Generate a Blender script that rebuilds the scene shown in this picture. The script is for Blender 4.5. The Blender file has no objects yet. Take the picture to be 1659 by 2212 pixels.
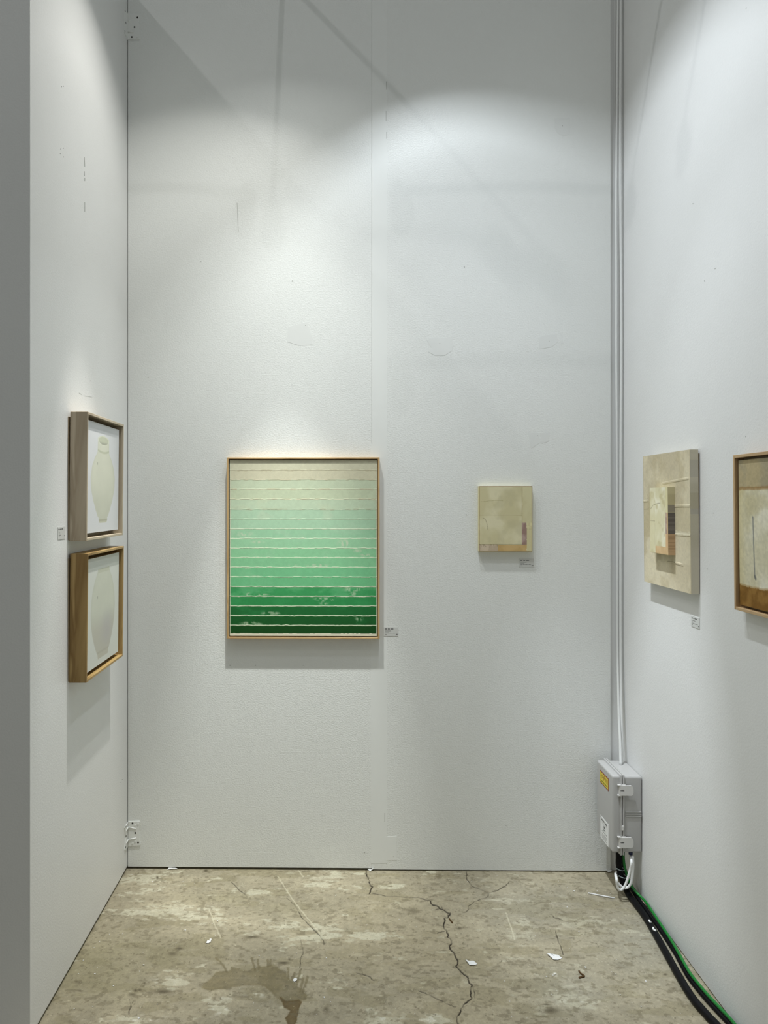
import bpy, bmesh, math, random
import numpy as np
from mathutils import Vector, Matrix

# ------------------------------------------------------------------ camera, world, hall light
scene = bpy.context.scene
COL = scene.collection
F = 1661.0; W, H = 1659.0, 2212.0          # focal length in pixels of the frame
CAMH = 1.502                                # eye height
YAW = 0.0137
PPU, PPV = 724.0 - F * math.tan(YAW), 1082.0
cam_d = bpy.data.cameras.new('camera'); cam = bpy.data.objects.new('camera', cam_d); COL.objects.link(cam)
cam.location = (0, 0, CAMH); cam.rotation_euler = (math.pi / 2, 0, YAW)
cam_d.sensor_fit = 'HORIZONTAL'; cam_d.sensor_width = 36.0; cam_d.lens = 36.0 * F / W
cam_d.shift_x = (W / 2 - PPU) / W; cam_d.shift_y = (PPV - H / 2) / W
cam_d.clip_start = 0.02
scene.camera = cam

world = bpy.data.worlds.new('hall'); scene.world = world; world.use_nodes = True
bg = world.node_tree.nodes['Background']; bg.inputs[0].default_value = (0.93, 1.0, 0.97, 1); bg.inputs[1].default_value = 0.17

def hall_lamp(name, loc, target, power, size, col=(1, 1, 1)):
    l = bpy.data.lights.new(name, 'AREA'); l.energy = power; l.size = size; l.shape = 'DISK'; l.color = col
    o = bpy.data.objects.new(name, l); COL.objects.link(o); o.location = loc
    o.rotation_euler = (Vector(target) - Vector(loc)).to_track_quat('-Z', 'Y').to_euler()
    return o
hall_lamp('hall_lamp_left_offscreen', (-7.0, -1.5, 10.7), (0, 3, 2), 112, 0.25)      # high bay to the side of the booth
hall_lamp('hall_lamp_aisle_offscreen', (0.25, -4.2, 13.3), (0, 3, 2), 95, 0.20)      # high bay over the aisle behind the camera

vs = scene.view_settings
scene.display_settings.display_device = 'sRGB'
vs.view_transform = 'Standard'; vs.look = 'None'; vs.gamma = 1.0; vs.exposure = 0.22; vs.use_curve_mapping = False

# ------------------------------------------------------------------ pixel -> place helpers
FW = Vector((-math.sin(YAW), math.cos(YAW), 0)); RT = Vector((math.cos(YAW), math.sin(YAW), 0)); UP = Vector((0, 0, 1))
EYE = Vector((0, 0, CAMH))
def ray(u, v): return FW + RT * ((u - PPU) / F) - UP * ((v - PPV) / F)
def hit(u, v, p, n):
    d = ray(u, v); return EYE + d * ((Vector(p) - EYE).dot(n) / d.dot(n))
def at_y(u, v, y): return hit(u, v, (0, y, 0), Vector((0, 1, 0)))
def at_z(u, v, z=0.0): return hit(u, v, (0, 0, z), Vector((0, 0, 1)))
c0 = at_z(275, 1877)
XL, YB = c0.x, c0.y                                  # left wall plane, back wall plane
XR = at_y(1343.5, 1884, YB).x
PHI = (752 - PPU) / F - YAW                          # the right wall is a touch out of square
TR = Vector((-math.sin(PHI), -math.cos(PHI), 0)); NR = Vector((-math.cos(PHI), math.sin(PHI), 0)); CR = Vector((XR, YB, 0))
LEAN = 0.0                                           # plumb
WALL_H = 3.6
def mB(a, d, z): return Vector((a, YB - d, z))       # a = x, d = distance off the wall
def mL(a, d, z): return Vector((XL + d, a, z))       # a = y
def mR(a, d, z): return CR + TR * a + NR * (d + LEAN * (1.5 - z)) + Vector((0, 0, z))   # a = distance from the back corner
def onB(u, v, d=0.0): p = at_y(u, v, YB - d); return p.x, p.z
def onL(u, v, d=0.0): p = hit(u, v, (XL + d, 0, 0), Vector((1, 0, 0))); return p.y, p.z
def onR(u, v, d=0.0):
    p = hit(u, v, CR + NR * (d + LEAN * 1.5), NR + UP * LEAN); return (p - CR).dot(TR), p.z
def proj(X, Y, Z):
    w = X * FW.x + Y * FW.y; r = X * RT.x + Y * RT.y
    return PPU + F * r / w, PPV - F * (Z - CAMH) / w

# ------------------------------------------------------------------ noise + colour
def vn(x, y, s=0):
    xi = np.floor(x).astype(np.int64); yi = np.floor(y).astype(np.int64); fx = x - xi; fy = y - yi
    fx = fx * fx * (3 - 2 * fx); fy = fy * fy * (3 - 2 * fy)
    def h(a, b):
        k = (a * 374761393 + b * 668265263 + s * 1446657 + 911) & 0xffffffff
        k = ((k ^ (k >> 13)) * 1274126177) & 0xffffffff
        return ((k ^ (k >> 16)) & 0xffffff) / float(0xffffff)
    return (h(xi, yi) * (1 - fx) + h(xi + 1, yi) * fx) * (1 - fy) + (h(xi, yi + 1) * (1 - fx) + h(xi + 1, yi + 1) * fx) * fy
def fbm(x, y, o=4, s=0):
    t = 0.0; a = 0.5; n = 0
    for i in range(o):
        t = t + a * vn(x * 2 ** i, y * 2 ** i, s + i * 17); n += a; a *= 0.5
    return t / n
def ss(a, b, x): t = np.clip((x - a) / (b - a), 0, 1); return t * t * (3 - 2 * t)
def lin(c):
    c = np.asarray(c, dtype=float) / 255.0
    return np.where(c <= 0.04045, c / 12.92, ((c + 0.055) / 1.055) ** 2.4)
def alb(c, E): return np.clip(lin(c) / E, 0.0, 0.92)
def mixc(c, d, m): m = np.asarray(m)[..., None]; return c * (1 - m) + np.asarray(d, dtype=float) * m

# ------------------------------------------------------------------ materials
def mat_new(name, color=(0.8, 0.8, 0.8), rough=0.6, spec=0.3, metal=0.0):
    m = bpy.data.materials.new(name); m.use_nodes = True
    b = m.node_tree.nodes['Principled BSDF']
    b.inputs['Base Color'].default_value = (*color, 1); b.inputs['Roughness'].default_value = rough
    b.inputs['Specular IOR Level'].default_value = spec; b.inputs['Metallic'].default_value = metal
    return m
def N(m, t, **kw):
    n = m.node_tree.nodes.new(t)
    for k, v in kw.items(): setattr(n, k, v)
    return n
def L(m, a, b): m.node_tree.links.new(a, b)
def noise_node(m, scale, detail=3, rough=0.55, stretch=(1, 1, 1), dist=0.0):
    tc = N(m, 'ShaderNodeTexCoord'); mp = N(m, 'ShaderNodeMapping'); mp.inputs['Scale'].default_value = stretch
    L(m, tc.outputs['Object'], mp.inputs['Vector'])
    n = N(m, 'ShaderNodeTexNoise'); n.inputs['Scale'].default_value = scale; n.inputs['Detail'].default_value = detail
    n.inputs['Roughness'].default_value = rough; n.inputs['Distortion'].default_value = dist
    L(m, mp.outputs['Vector'], n.inputs['Vector']); return n
def ramp(m, src, stops):
    r = N(m, 'ShaderNodeValToRGB'); e = r.color_ramp.elements
    while len(e) < len(stops): e.new(0.5)
    for el, (p, c) in zip(e, stops): el.position = p; el.color = (*c, 1)
    L(m, src, r.inputs['Fac']); return r
def bump(m, src, strength, dist):
    b = N(m, 'ShaderNodeBump'); b.inputs['Strength'].default_value = strength; b.inputs['Distance'].default_value = dist
    L(m, src, b.inputs['Height']); L(m, b.outputs['Normal'], m.node_tree.nodes['Principled BSDF'].inputs['Normal']); return b
def bsdf(m): return m.node_tree.nodes['Principled BSDF']

def wall_paint(name, c, peel=1.0):
    m = mat_new(name, c, 0.42, 0.35)
    n = noise_node(m, 1.6, 4, 0.6)
    r = ramp(m, n.outputs['Fac'], [(0.3, tuple(x * 0.965 for x in c)), (0.7, c)])
    L(m, r.outputs['Color'], bsdf(m).inputs['Base Color'])
    p = noise_node(m, 170, 2.5, 0.6); bump(m, p.outputs['Fac'], 0.30 * peel, 0.004)
    return m
def wood(name, c1, c2, stretch, scale=9.0):
    m = mat_new(name, c1, 0.5, 0.3)
    n = noise_node(m, scale, 4, 0.55, stretch, 0.6)
    w = N(m, 'ShaderNodeMath', operation='FRACT'); mul = N(m, 'ShaderNodeMath', operation='MULTIPLY'); mul.inputs[1].default_value = 5.0
    L(m, n.outputs['Fac'], mul.inputs[0]); L(m, mul.outputs[0], w.inputs[0])
    mid = tuple((a + b) / 2 for a, b in zip(c1, c2))
    r = ramp(m, w.outputs[0], [(0.0, c1), (0.55, mid), (0.8, c2), (1.0, c1)])
    L(m, r.outputs['Color'], bsdf(m).inputs['Base Color'])
    g = noise_node(m, scale * 14, 3, 0.6, stretch); bump(m, g.outputs['Fac'], 0.15, 0.001)
    return m
def painted(name, rough=0.75, weave=0.25, scale=600):
    m = mat_new(name, rough=rough, spec=0.2)
    a = N(m, 'ShaderNodeAttribute'); a.attribute_name = 'Col'
    L(m, a.outputs['Color'], bsdf(m).inputs['Base Color'])
    p = noise_node(m, scale, 2, 0.6); bump(m, p.outputs['Fac'], weave, 0.0012)
    return m

M = {}
M['wall'] = wall_paint('white_wall_paint', (0.80, 0.815, 0.795))
M['wall_side'] = wall_paint('white_side_wall_paint', (0.80, 0.803, 0.795), 0.45)
M['patch'] = mat_new('filler_patch_paint', (0.755, 0.768, 0.75), 0.6, 0.25)
M['tape'] = mat_new('smooth_joint_paint', (0.80, 0.815, 0.795), 0.45, 0.3)
M['scuff'] = mat_new('grey_scuff', (0.42, 0.42, 0.40), 0.8, 0.1)
M['timber'] = mat_new('raw_timber', (0.36, 0.27, 0.17), 0.7, 0.2)
M['plastic_white'] = mat_new('white_cable_plastic', (0.78, 0.79, 0.78), 0.4, 0.4)
M['box'] = mat_new('grey_enclosure_plastic', (0.44, 0.435, 0.425), 0.35, 0.4)
M['latch'] = mat_new('pale_latch_plastic', (0.63, 0.62, 0.60), 0.4, 0.4)
M['black'] = mat_new('black_cable_rubber', (0.004, 0.004, 0.005), 0.55, 0.14)
M['green'] = mat_new('green_cable_jacket', (0.008, 0.17, 0.025), 0.4, 0.4)
M['blue'] = mat_new('blue_gland_plastic', (0.008, 0.014, 0.06), 0.4, 0.4)
M['tie'] = mat_new('pale_tie_nylon', (0.33, 0.40, 0.40), 0.35, 0.4)
M['paper'] = mat_new('white_paper', (0.72, 0.72, 0.71), 0.7, 0.2)
M['brown'] = mat_new('brown_twig', (0.09, 0.05, 0.018), 0.7, 0.2)
M['bracket'] = mat_new('painted_bracket_metal', (0.80, 0.81, 0.79), 0.38, 0.4)
M['hole_shade'] = mat_new('hole_shade_paint', (0.04, 0.035, 0.03), 0.6, 0.3)  # dark colour painted in for the shade inside bracket holes
M['yellow'] = mat_new('yellow_print', (0.74, 0.60, 0.06), 0.45, 0.3)
M['red'] = mat_new('dark_red_print', (0.24, 0.03, 0.012), 0.5, 0.3)
M['ink'] = mat_new('black_print', (0.035, 0.035, 0.035), 0.6, 0.2)
M['ink_soft'] = mat_new('grey_print', (0.20, 0.20, 0.195), 0.6, 0.2)
M['olive'] = mat_new('olive_print', (0.20, 0.19, 0.02), 0.6, 0.2)
M['film'] = mat_new('label_film', (0.66, 0.665, 0.645), 0.30, 0.45)
M['sticker'] = mat_new('white_sticker', (0.80, 0.80, 0.79), 0.4, 0.3)
M['steel'] = mat_new('lamp_metal', (0.55, 0.55, 0.56), 0.35, 0.5, 0.6)
M['paint'] = painted('artwork_paint')
M['paint_smooth'] = painted('jar_painting_paint', 0.8, 0.08)

# ------------------------------------------------------------------ mesh helpers
def link(o, parent):
    COL.objects.link(o)
    if parent is not None: o.parent = parent
def base(parent):
    p = Vector((0, 0, 0))
    while parent is not None: p = p + parent.location; parent = parent.parent
    return p
def tag(o, label=None, cat=None, group=None, kind=None):
    if label: o['label'] = label
    if cat: o['category'] = cat
    if group: o['group'] = group
    if kind: o['kind'] = kind
    return o
def thing(name, loc, label, cat, group=None):
    o = bpy.data.objects.new(name, None); COL.objects.link(o); o.location = loc; o.empty_display_size = 0.05
    return tag(o, label, cat, group)
def obj_bm(name, bm, mat, parent=None, smooth=False, origin=None):
    """bm is in world coordinates"""
    off = base(parent)
    loc = Vector(origin) - off if origin is not None else Vector((0, 0, 0))
    bmesh.ops.translate(bm, verts=bm.verts, vec=-(off + loc))
    me = bpy.data.meshes.new(name); bm.to_mesh(me); bm.free()
    me.materials.append(mat)
    if smooth:
        for p in me.polygons: p.use_smooth = True
    o = bpy.data.objects.new(name, me); o.location = loc; link(o, parent); return o
def box_bm(bm, mp, a0, a1, d0, d1, z0, z1, bev=0.0, seg=2):
    co = [mp(a, d, z) for a in (a0, a1) for d in (d0, d1) for z in (z0, z1)]
    t = bmesh.new()
    v = [t.verts.new(c) for c in co]
    for f in ((0, 1, 3, 2), (4, 6, 7, 5), (0, 4, 5, 1), (2, 3, 7, 6), (0, 2, 6, 4), (1, 5, 7, 3)): t.faces.new([v[i] for i in f])
    bmesh.ops.recalc_face_normals(t, faces=t.faces)
    if bev > 0: bmesh.ops.bevel(t, geom=list(t.edges), offset=bev, segments=seg, profile=0.6, affect='EDGES')
    me = bpy.data.meshes.new('t'); t.to_mesh(me); t.free(); bm.from_mesh(me); bpy.data.meshes.remove(me)
    return bm
def box(name, mp, a0, a1, d0, d1, z0, z1, mat, parent=None, bev=0.0, seg=2, smooth=False):
    o = obj_bm(name, box_bm(bmesh.new(), mp, a0, a1, d0, d1, z0, z1, bev, seg), mat, parent, smooth)
    return o
def poly_bm(bm, mp, pts, d0, d1):
    """extruded outline: pts = (a, z) list"""
    n = len(pts)
    A = [bm.verts.new(mp(a, d0, z)) for a, z in pts]; B = [bm.verts.new(mp(a, d1, z)) for a, z in pts]
    bm.faces.new(A); bm.faces.new(B[::-1])
    for i in range(n): bm.faces.new((A[i], B[i], B[(i + 1) % n], A[(i + 1) % n]))
    bmesh.ops.recalc_face_normals(bm, faces=bm.faces)
    return bm
def poly(name, mp, pts, d0, d1, mat, parent=None): return obj_bm(name, poly_bm(bmesh.new(), mp, pts, d0, d1), mat, parent)
def smooth_path(pts, sub=8):
    P = [Vector(p) for p in pts]; out = []
    P = [P[0] * 2 - P[1]] + P + [P[-1] * 2 - P[-2]]
    for i in range(1, len(P) - 2):
        for k in range(sub):
            t = k / sub; a, b, c, d = P[i - 1:i + 3]
            out.append(0.5 * ((2 * b) + (c - a) * t + (2 * a - 5 * b + 4 * c - d) * t * t + (3 * b - a - 3 * c + d) * t ** 3))
    out.append(P[-2]); return out
def tube_bm(bm, pts, r, seg=10, sub=8):
    P = smooth_path(pts, sub) if sub else [Vector(p) for p in pts]
    T = [(P[min(i + 1, len(P) - 1)] - P[max(i - 1, 0)]).normalized() for i in range(len(P))]
    n = T[0].orthogonal().normalized(); rings = []
    for i, p in enumerate(P):
        n = (n - T[i] * n.dot(T[i])).normalized(); b = T[i].cross(n)
        rings.append([bm.verts.new(p + (n * math.cos(k * 2 * math.pi / seg) + b * math.sin(k * 2 * math.pi / seg)) * r) for k in range(seg)])
    for i in range(len(rings) - 1):
        for k in range(seg): bm.faces.new((rings[i][k], rings[i][(k + 1) % seg], rings[i + 1][(k + 1) % seg], rings[i + 1][k]))
    bm.faces.new(rings[0][::-1]); bm.faces.new(rings[-1]); return bm
def tube(name, pts, r, mat, parent=None, seg=10, sub=8, origin=None):
    return obj_bm(name, tube_bm(bmesh.new(), pts, r, seg, sub), mat, parent, True, origin)
def set_col(me, rgb):
    at = me.attributes.new('Col', 'FLOAT_COLOR', 'POINT')
    c = np.ones((len(rgb), 4), dtype=np.float32); c[:, :3] = rgb; at.data.foreach_set('color', c.ravel())
def tipped(mp, zc, k=0.010):
    return lambda a, d, z: mp(a, d + k * (z - zc), z)
def painted_panel(name, mp, a0, a1, z0, z1, d_front, d_back, na, nz, front, side, E, mat, parent, s_flip=False, relief=None):
    """closed panel; its front is a fine grid that carries the painted colours.  front(s,t) and side(s,t,edge) give sRGB."""
    s, t = np.meshgrid(np.linspace(0, 1, na + 1), np.linspace(0, 1, nz + 1))
    ps, pt = s.ravel(), t.ravel()
    A = a0 + (a1 - a0) * ps; Z = z1 + (z0 - z1) * pt
    Dd = np.full_like(A, d_front)
    if relief is not None: Dd = Dd + relief(ps, pt)
    off = base(parent)
    o0 = np.array(mp(0, 0, 0)); ea = np.array(mp(1, 0, 0)) - o0; ed = np.array(mp(0, 1, 0)) - o0; ez = np.array(mp(0, 0, 1)) - o0
    def pos(a, d, z): return o0 + np.outer(a, ea) + np.outer(d, ed) + np.outer(z, ez) - np.array(off)
    V = [pos(A, Dd, Z)]; C = [front(1 - ps if s_flip else ps, pt)]
    idx = np.arange((na + 1) * (nz + 1)).reshape(nz + 1, na + 1)
    quads = np.stack([idx[:-1, :-1], idx[1:, :-1], idx[1:, 1:], idx[:-1, 1:]], -1).reshape(-1, 4)
    faces = quads.tolist()
    nv = len(A)
    for edge, ring in (('top', idx[0]), ('bottom', idx[-1]), ('a0', idx[:, 0]), ('a1', idx[:, -1])):
        k = len(ring); cs = side(ps[ring], pt[ring], edge)
        for j, fr in enumerate((0.0, 0.5, 1.0)):
            V.append(pos(A[ring], d_front + (d_back - d_front) * fr, Z[ring]) if fr else pos(A[ring], Dd[ring], Z[ring])); C.append(cs)
        for j in range(2):
            b = nv + j * k
            faces += [[b + i, b + i + 1, b + k + i + 1, b + k + i] for i in range(k - 1)]
        nv += 3 * k
    V.append(pos(np.array([a0, a1, a1, a0]), np.full(4, d_back), np.array([z0, z0, z1, z1]))); C.append(np.tile(np.array([[120, 110, 90.]]), (4, 1)))
    faces.append([nv, nv + 1, nv + 2, nv + 3])
    me = bpy.data.meshes.new(name); me.from_pydata(np.concatenate(V).tolist(), [], faces); me.update()
    set_col(me, alb(np.concatenate(C), E)); me.materials.append(mat)
    o = bpy.data.objects.new(name, me); link(o, parent); return o
def flat(c):
    return lambda s, t, e=None: np.tile(np.asarray(c, dtype=float), (len(s), 1))
def text_faces(body, font_size=1.0):
    cu = bpy.data.curves.new('t', 'FONT'); cu.body = body; cu.size = font_size; cu.resolution_u = 3
    o = bpy.data.objects.new('t', cu); COL.objects.link(o); bpy.context.view_layer.update()
    me = o.evaluated_get(bpy.context.evaluated_depsgraph_get()).to_mesh()
    V = [v.co.copy() for v in me.vertices]; Fc = [tuple(p.vertices) for p in me.polygons]
    bpy.data.objects.remove(o); bpy.data.curves.remove(cu)
    return V, Fc
def text_obj(name, body, mp, a_left, a_right, z0, z1, d, mat, parent):
    V, Fc = text_faces(body)
    if not V: return None
    x0 = min(v.x for v in V); x1 = max(v.x for v in V); y0 = min(v.y for v in V); y1 = max(v.y for v in V)
    bm = bmesh.new()
    vs_ = [bm.verts.new(mp(a_left + (a_right - a_left) * (v.x - x0) / (x1 - x0), d, z0 + (z1 - z0) * (v.y - y0) / (y1 - y0))) for v in V]
    for f in Fc:
        try: bm.faces.new([vs_[i] for i in f])
        except ValueError: pass
    return obj_bm(name, bm, mat, parent)

# ------------------------------------------------------------------ the room: floor
GX0, GX1, GY0, GY1 = XL - 0.02, XR + 0.02, 2.08, YB + 0.005
nx, ny = 1400, 420
gx, gy = np.meshgrid(np.linspace(GX0, GX1, nx + 1), np.linspace(GY0, GY1, ny + 1))
fx, fy = gx.ravel(), gy.ravel()
pu, pv = proj(fx, fy, 0.0)
def seg_mask(lines, width, jit=0.0):
    d = np.full(len(pu), 1e9)
    ju = pu + (vn(fx * 90, fy * 90, 5) - 0.5) * jit; jv = pv + (vn(fx * 90, fy * 90, 9) - 0.5) * jit
    for ln in lines:
        for (x0, y0), (x1, y1) in zip(ln[:-1], ln[1:]):
            vx, vy = x1 - x0, y1 - y0; t = np.clip(((ju - x0) * vx + (jv - y0) * vy) / (vx * vx + vy * vy + 1e-9), 0, 1)
            d = np.minimum(d, np.hypot(ju - x0 - t * vx, (jv - y0 - t * vy)))
    return 1 - ss(width * 0.4, width, d)
def in_poly(pts, soft=4.0, jit=8.0, seed=3):
    ju = pu + (fbm(fx * 40, fy * 40, 3, seed) - 0.5) * jit * 2; jv = pv + (fbm(fx * 40, fy * 40, 3, seed + 7) - 0.5) * jit
    ins = np.zeros(len(pu), bool); d = np.full(len(pu), 1e9); n = len(pts)
    for i in range(n):
        (x0, y0), (x1, y1) = pts[i], pts[(i + 1) % n]
        c = ((y0 > jv) != (y1 > jv)) & (ju < (x1 - x0) * (jv - y0) / (y1 - y0 + 1e-9) + x0); ins ^= c
        vx, vy = x1 - x0, y1 - y0; t = np.clip(((ju - x0) * vx + (jv - y0) * vy) / (vx * vx + vy * vy), 0, 1)
        d = np.minimum(d, np.hypot(ju - x0 - t * vx, jv - y0 - t * vy))
    return ss(-soft, soft, np.where(ins, d, -d)), np.where(ins, d, 1e9)
def blobs(lst):
    m = np.zeros(len(pu))
    for u, v, a, b, k in lst: m = np.maximum(m, k * np.exp(-((pu - u) / a) ** 2 - ((pv - v) / b) ** 2))
    return m
CRACKS = [
 [(790, 1880), (793, 1893), (798, 1902), (805, 1915), (798, 1930)],
 [(930, 1946), (937, 1955), (950, 1963), (973, 1973), (968, 1982), (960, 1983), (961, 1990), (958, 1998), (963, 2008), (968, 2017), (967, 2023), (974, 2030), (976, 2034), (970, 2042), (974, 2052), (982, 2060), (983, 2065), (989, 2075), (986, 2085), (990, 2092), (997, 2100), (1010, 2110), (1013, 2120), (1020, 2128), (1018, 2145), (1020, 2155), (1005, 2168), (1000, 2175), (995, 2182), (988, 2196), (987, 2205), (996, 2216)]]
FINE = [
 [(805, 1929), (860, 1937), (905, 1939), (930, 1946)], [(1020, 2130), (1026, 2145), (1025, 2155)],
 [(1007, 1881), (1009, 1890), (1007, 1897), (1013, 1905), (1025, 1917), (1045, 1924), (1055, 1930), (1054, 1937), (1035, 1943), (1022, 1950), (1012, 1957), (1012, 1965), (1003, 1970)],
 [(1055, 1930), (1075, 1923), (1090, 1915), (1100, 1905)], [(940, 1965), (955, 1961)], [(945, 2016), (960, 2012)],
 [(905, 2140), (945, 2158), (985, 2175)], [(1200, 2010), (1206, 2035), (1216, 2062)], [(1188, 1975), (1198, 1982), (1215, 1988)],
 [(1230, 2026), (1242, 2027)], [(620, 1940), (640, 1960), (690, 2020), (700, 2040)], [(500, 1905), (520, 1925), (535, 1938)], [(280, 2160), (283, 2175), (278, 2190)],
 [(650, 2030), (655, 2060), (648, 2090)], [(770, 2101), (800, 2110), (808, 2118)]]
SCR = [[(600, 1893), (633, 1945), (690, 2015)], [(452, 1965), (463, 1995), (476, 2025)], [(645, 1880), (655, 1894)], [(1093, 1972), (1108, 2015), (1112, 2030)]]
_rc = random.Random(12)
def jag(ln, lv=3, k=0.16):
    P_ = [tuple(p) for p in ln]
    for _ in range(lv):
        Q_ = [P_[0]]
        for (x0, y0), (x1, y1) in zip(P_[:-1], P_[1:]):
            l_ = math.hypot(x1 - x0, y1 - y0)
            if l_ > 3: Q_.append(((x0 + x1) / 2 + _rc.uniform(-k, k) * l_, (y0 + y1) / 2 + _rc.uniform(-k, k) * l_ * 0.8))
            Q_.append((x1, y1))
        P_ = Q_
    return P_
CRACKS = [jag(c, 2, .22) for c in CRACKS]; FINE = [jag(c, 3, .10) for c in FINE]
crack = np.maximum(seg_mask(CRACKS, 1.7, 1.5), 0.62 * seg_mask(FINE, 1.2, 1.0))
crack *= 0.35 + 0.65 * ss(0.32, 0.55, fbm(fx * 45, fy * 45, 2, 77))
lightscr = seg_mask(SCR, 1.8, 2)
# chalky scraped patches
wgt = blobs([(330, 1903, 90, 22, .85), (320, 1965, 140, 22, 1.0), (420, 1975, 90, 18, .9), (600, 2005, 130, 20, 1.05), (690, 2024, 70, 12, 1.0), (560, 1925, 80, 25, .6), (690, 1905, 90, 28, .6),
             (790, 2024, 90, 10, .7), (472, 2175, 28, 18, 1.05), (550, 2147, 20, 10, .8), (820, 2205, 60, 16, 1.25), (800, 2190, 18, 14, 1.1), (940, 2204, 30, 15, 1.0), (1085, 1935, 40, 22, .75),
             (1190, 2105, 50, 14, .8), (1225, 2140, 45, 26, .85), (1270, 2172, 50, 14, .7), (1215, 1935, 40, 16, .6), (1290, 2000, 60, 18, .5), (1385, 2018, 60, 16, .55), (300, 2203, 60, 12, .9),
             (150, 2200, 40, 20, .5), (370, 2115, 40, 18, .8), (1100, 2060, 40, 20, .5), (900, 2015, 120, 14, .35), (950, 1905, 200, 20, .3), (1130, 2030, 30, 60, .4)])
streak = 0.6 * fbm(fx * 7 + 0.8 * fy, fy * 19, 6, 21) + 0.4 * fbm(fx * 28 + 3, fy * 62, 4, 22)
light = ss(0.0, 0.05, streak + 0.28 * wgt - 0.685) * (0.55 + 0.45 * fbm(fx * 30, fy * 60, 3, 33))
light = np.maximum(light, 0.55 * ss(0.0, 0.10, fbm(fx * 22, fy * 40, 5, 25) + 0.26 * wgt - 0.76))
olive = ss(0.0, 0.06, fbm(fx * 9 + 2, fy * 22, 5, 27) - 0.56)
broad = fbm(fx * 2.2, fy * 3.5, 4, 41); mott = fbm(fx * 14, fy * 20, 4, 51); grain = fbm(fx * 120, fy * 120, 2, 61)
col = np.tile(np.array([151., 143., 122.]), (len(fx), 1))
col *= (0.90 + 0.2 * broad)[:, None]
col *= (0.90 + 0.20 * mott)[:, None]
col = mixc(col, (131, 123, 98), 0.55 * olive)
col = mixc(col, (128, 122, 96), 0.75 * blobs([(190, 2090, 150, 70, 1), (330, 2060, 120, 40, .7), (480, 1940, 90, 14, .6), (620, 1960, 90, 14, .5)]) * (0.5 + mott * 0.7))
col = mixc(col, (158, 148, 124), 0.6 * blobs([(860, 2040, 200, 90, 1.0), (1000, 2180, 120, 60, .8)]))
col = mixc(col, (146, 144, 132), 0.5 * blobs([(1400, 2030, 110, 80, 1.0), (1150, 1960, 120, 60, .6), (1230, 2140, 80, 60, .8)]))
col = mixc(col, (184, 180, 160), np.clip(light * (0.9 - 0.35 * ss(900, 1150, pu)), 0, 1))
col = mixc(col, (206, 204, 192), 0.8 * ss(.55, .75, fbm(fx * 50, fy * 60, 3, 91)) * np.clip(blobs([(472, 2172, 30, 20, 1), (820, 2203, 55, 14, 1), (940, 2204, 26, 12, 1), (555, 2148, 20, 9, .8), (1195, 2106, 30, 8, 1), (300, 2204, 60, 10, .8), (1250, 2165, 50, 14, .5), (352, 2120, 30, 14, .6)]), 0, 1))
st, sd = in_poly([(440, 2122), (470, 2100), (490, 2098), (500, 2090), (540, 2097), (550, 2090), (585, 2083), (600, 2090), (620, 2105), (630, 2118), (650, 2138), (662, 2150), (660, 2162), (640, 2163), (612, 2166), (603, 2162), (588, 2145), (568, 2131), (540, 2127), (520, 2130), (490, 2135), (455, 2140), (436, 2134)], 3, 7)
spikes = seg_mask([[(545, 2070), (552, 2097)], [(557, 2073), (560, 2092)], [(578, 2074), (580, 2088)], [(584, 2074), (584, 2086)], [(623, 2093), (623, 2114)], [(636, 2102), (630, 2116)], [(650, 2095), (641, 2127)], [(655, 2115), (648, 2142)], [(664, 2110), (655, 2142)], [(467, 2070), (483, 2085), (490, 2100)]], 3.5, 3)
col = mixc(col, (104, 94, 66), np.clip(st * (0.25 + 0.55 * mott) + 0.25 * st * np.exp(-sd / 4), 0, 0.7))
col = mixc(col, (100, 90, 64), spikes * 0.55)
dk, dd2 = in_poly([(603, 2152), (620, 2163), (645, 2160), (651, 2165), (646, 2185), (638, 2215), (622, 2215), (617, 2200), (627, 2183), (613, 2176)], 2, 4)
col = mixc(col, (84, 68, 38), np.clip(dk * (0.75 + 0.25 * np.exp(-dd2 / 3)), 0, 0.95))
sp = blobs([(340, 1896, 2.5, 3, 1), (445, 1881, 5, 2.5, 1), (545, 2024, 16, 2.5, .8), (612, 2080, 11, 2.5, .9), (625, 2072, 2, 2, .9), (1190, 2183, 16, 6, .75), (1180, 2170, 8, 2, .7), (293, 2140, 4, 3, .8), (302, 2138, 4, 2.5, .8), (312, 2124, 3, 3, .6), (310, 2130, 3, 2, .5), (285, 2148, 7, 3, .6), (352, 2142, 22, 5, .75), (387, 2049, 9, 3, .7), (372, 2060, 9, 4, .5), (165, 2120, 4, 2.5, .7), (174, 2122, 4, 2, .6), (173, 2140, 5, 2, .6), (948, 1893, 6, 5, .5), (992, 2005, 7, 3, .7), (704, 2180, 6, 6, .6), (680, 2190, 8, 3, .4), (1052, 1990, 4, 3, .4), (892, 1967, 12, 8, .4), (1255, 1924, 5, 3, .5), (1325, 2105, 6, 4, .35), (1437, 2105, 4, 2, .8), (1455, 2135, 7, 3, .5)])
col = mixc(col, (70, 62, 46), np.clip(sp, 0, 1))
col = mixc(col, (88, 80, 62), 0.6 * ss(0.80, 0.88, fbm(fx * 150, fy * 150, 2, 121)))
col = mixc(col, (104, 96, 76), 0.45 * ss(0.60, 0.70, fbm(fx * 55, fy * 80, 4, 125)))
col = mixc(col, (196, 190, 168), 0.5 * ss(0.84, 0.90, fbm(fx * 170, fy * 170, 2, 131)))
sq, _ = in_poly([(1110, 2045), (1165, 2045), (1165, 2062), (1105, 2062)], 2, 4); sq2, _ = in_poly([(1210, 2030), (1232, 2030), (1236, 2058), (1216, 2058)], 2, 4)
col = mixc(col, (128, 119, 94), 0.45 * np.maximum(sq, sq2))
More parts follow.
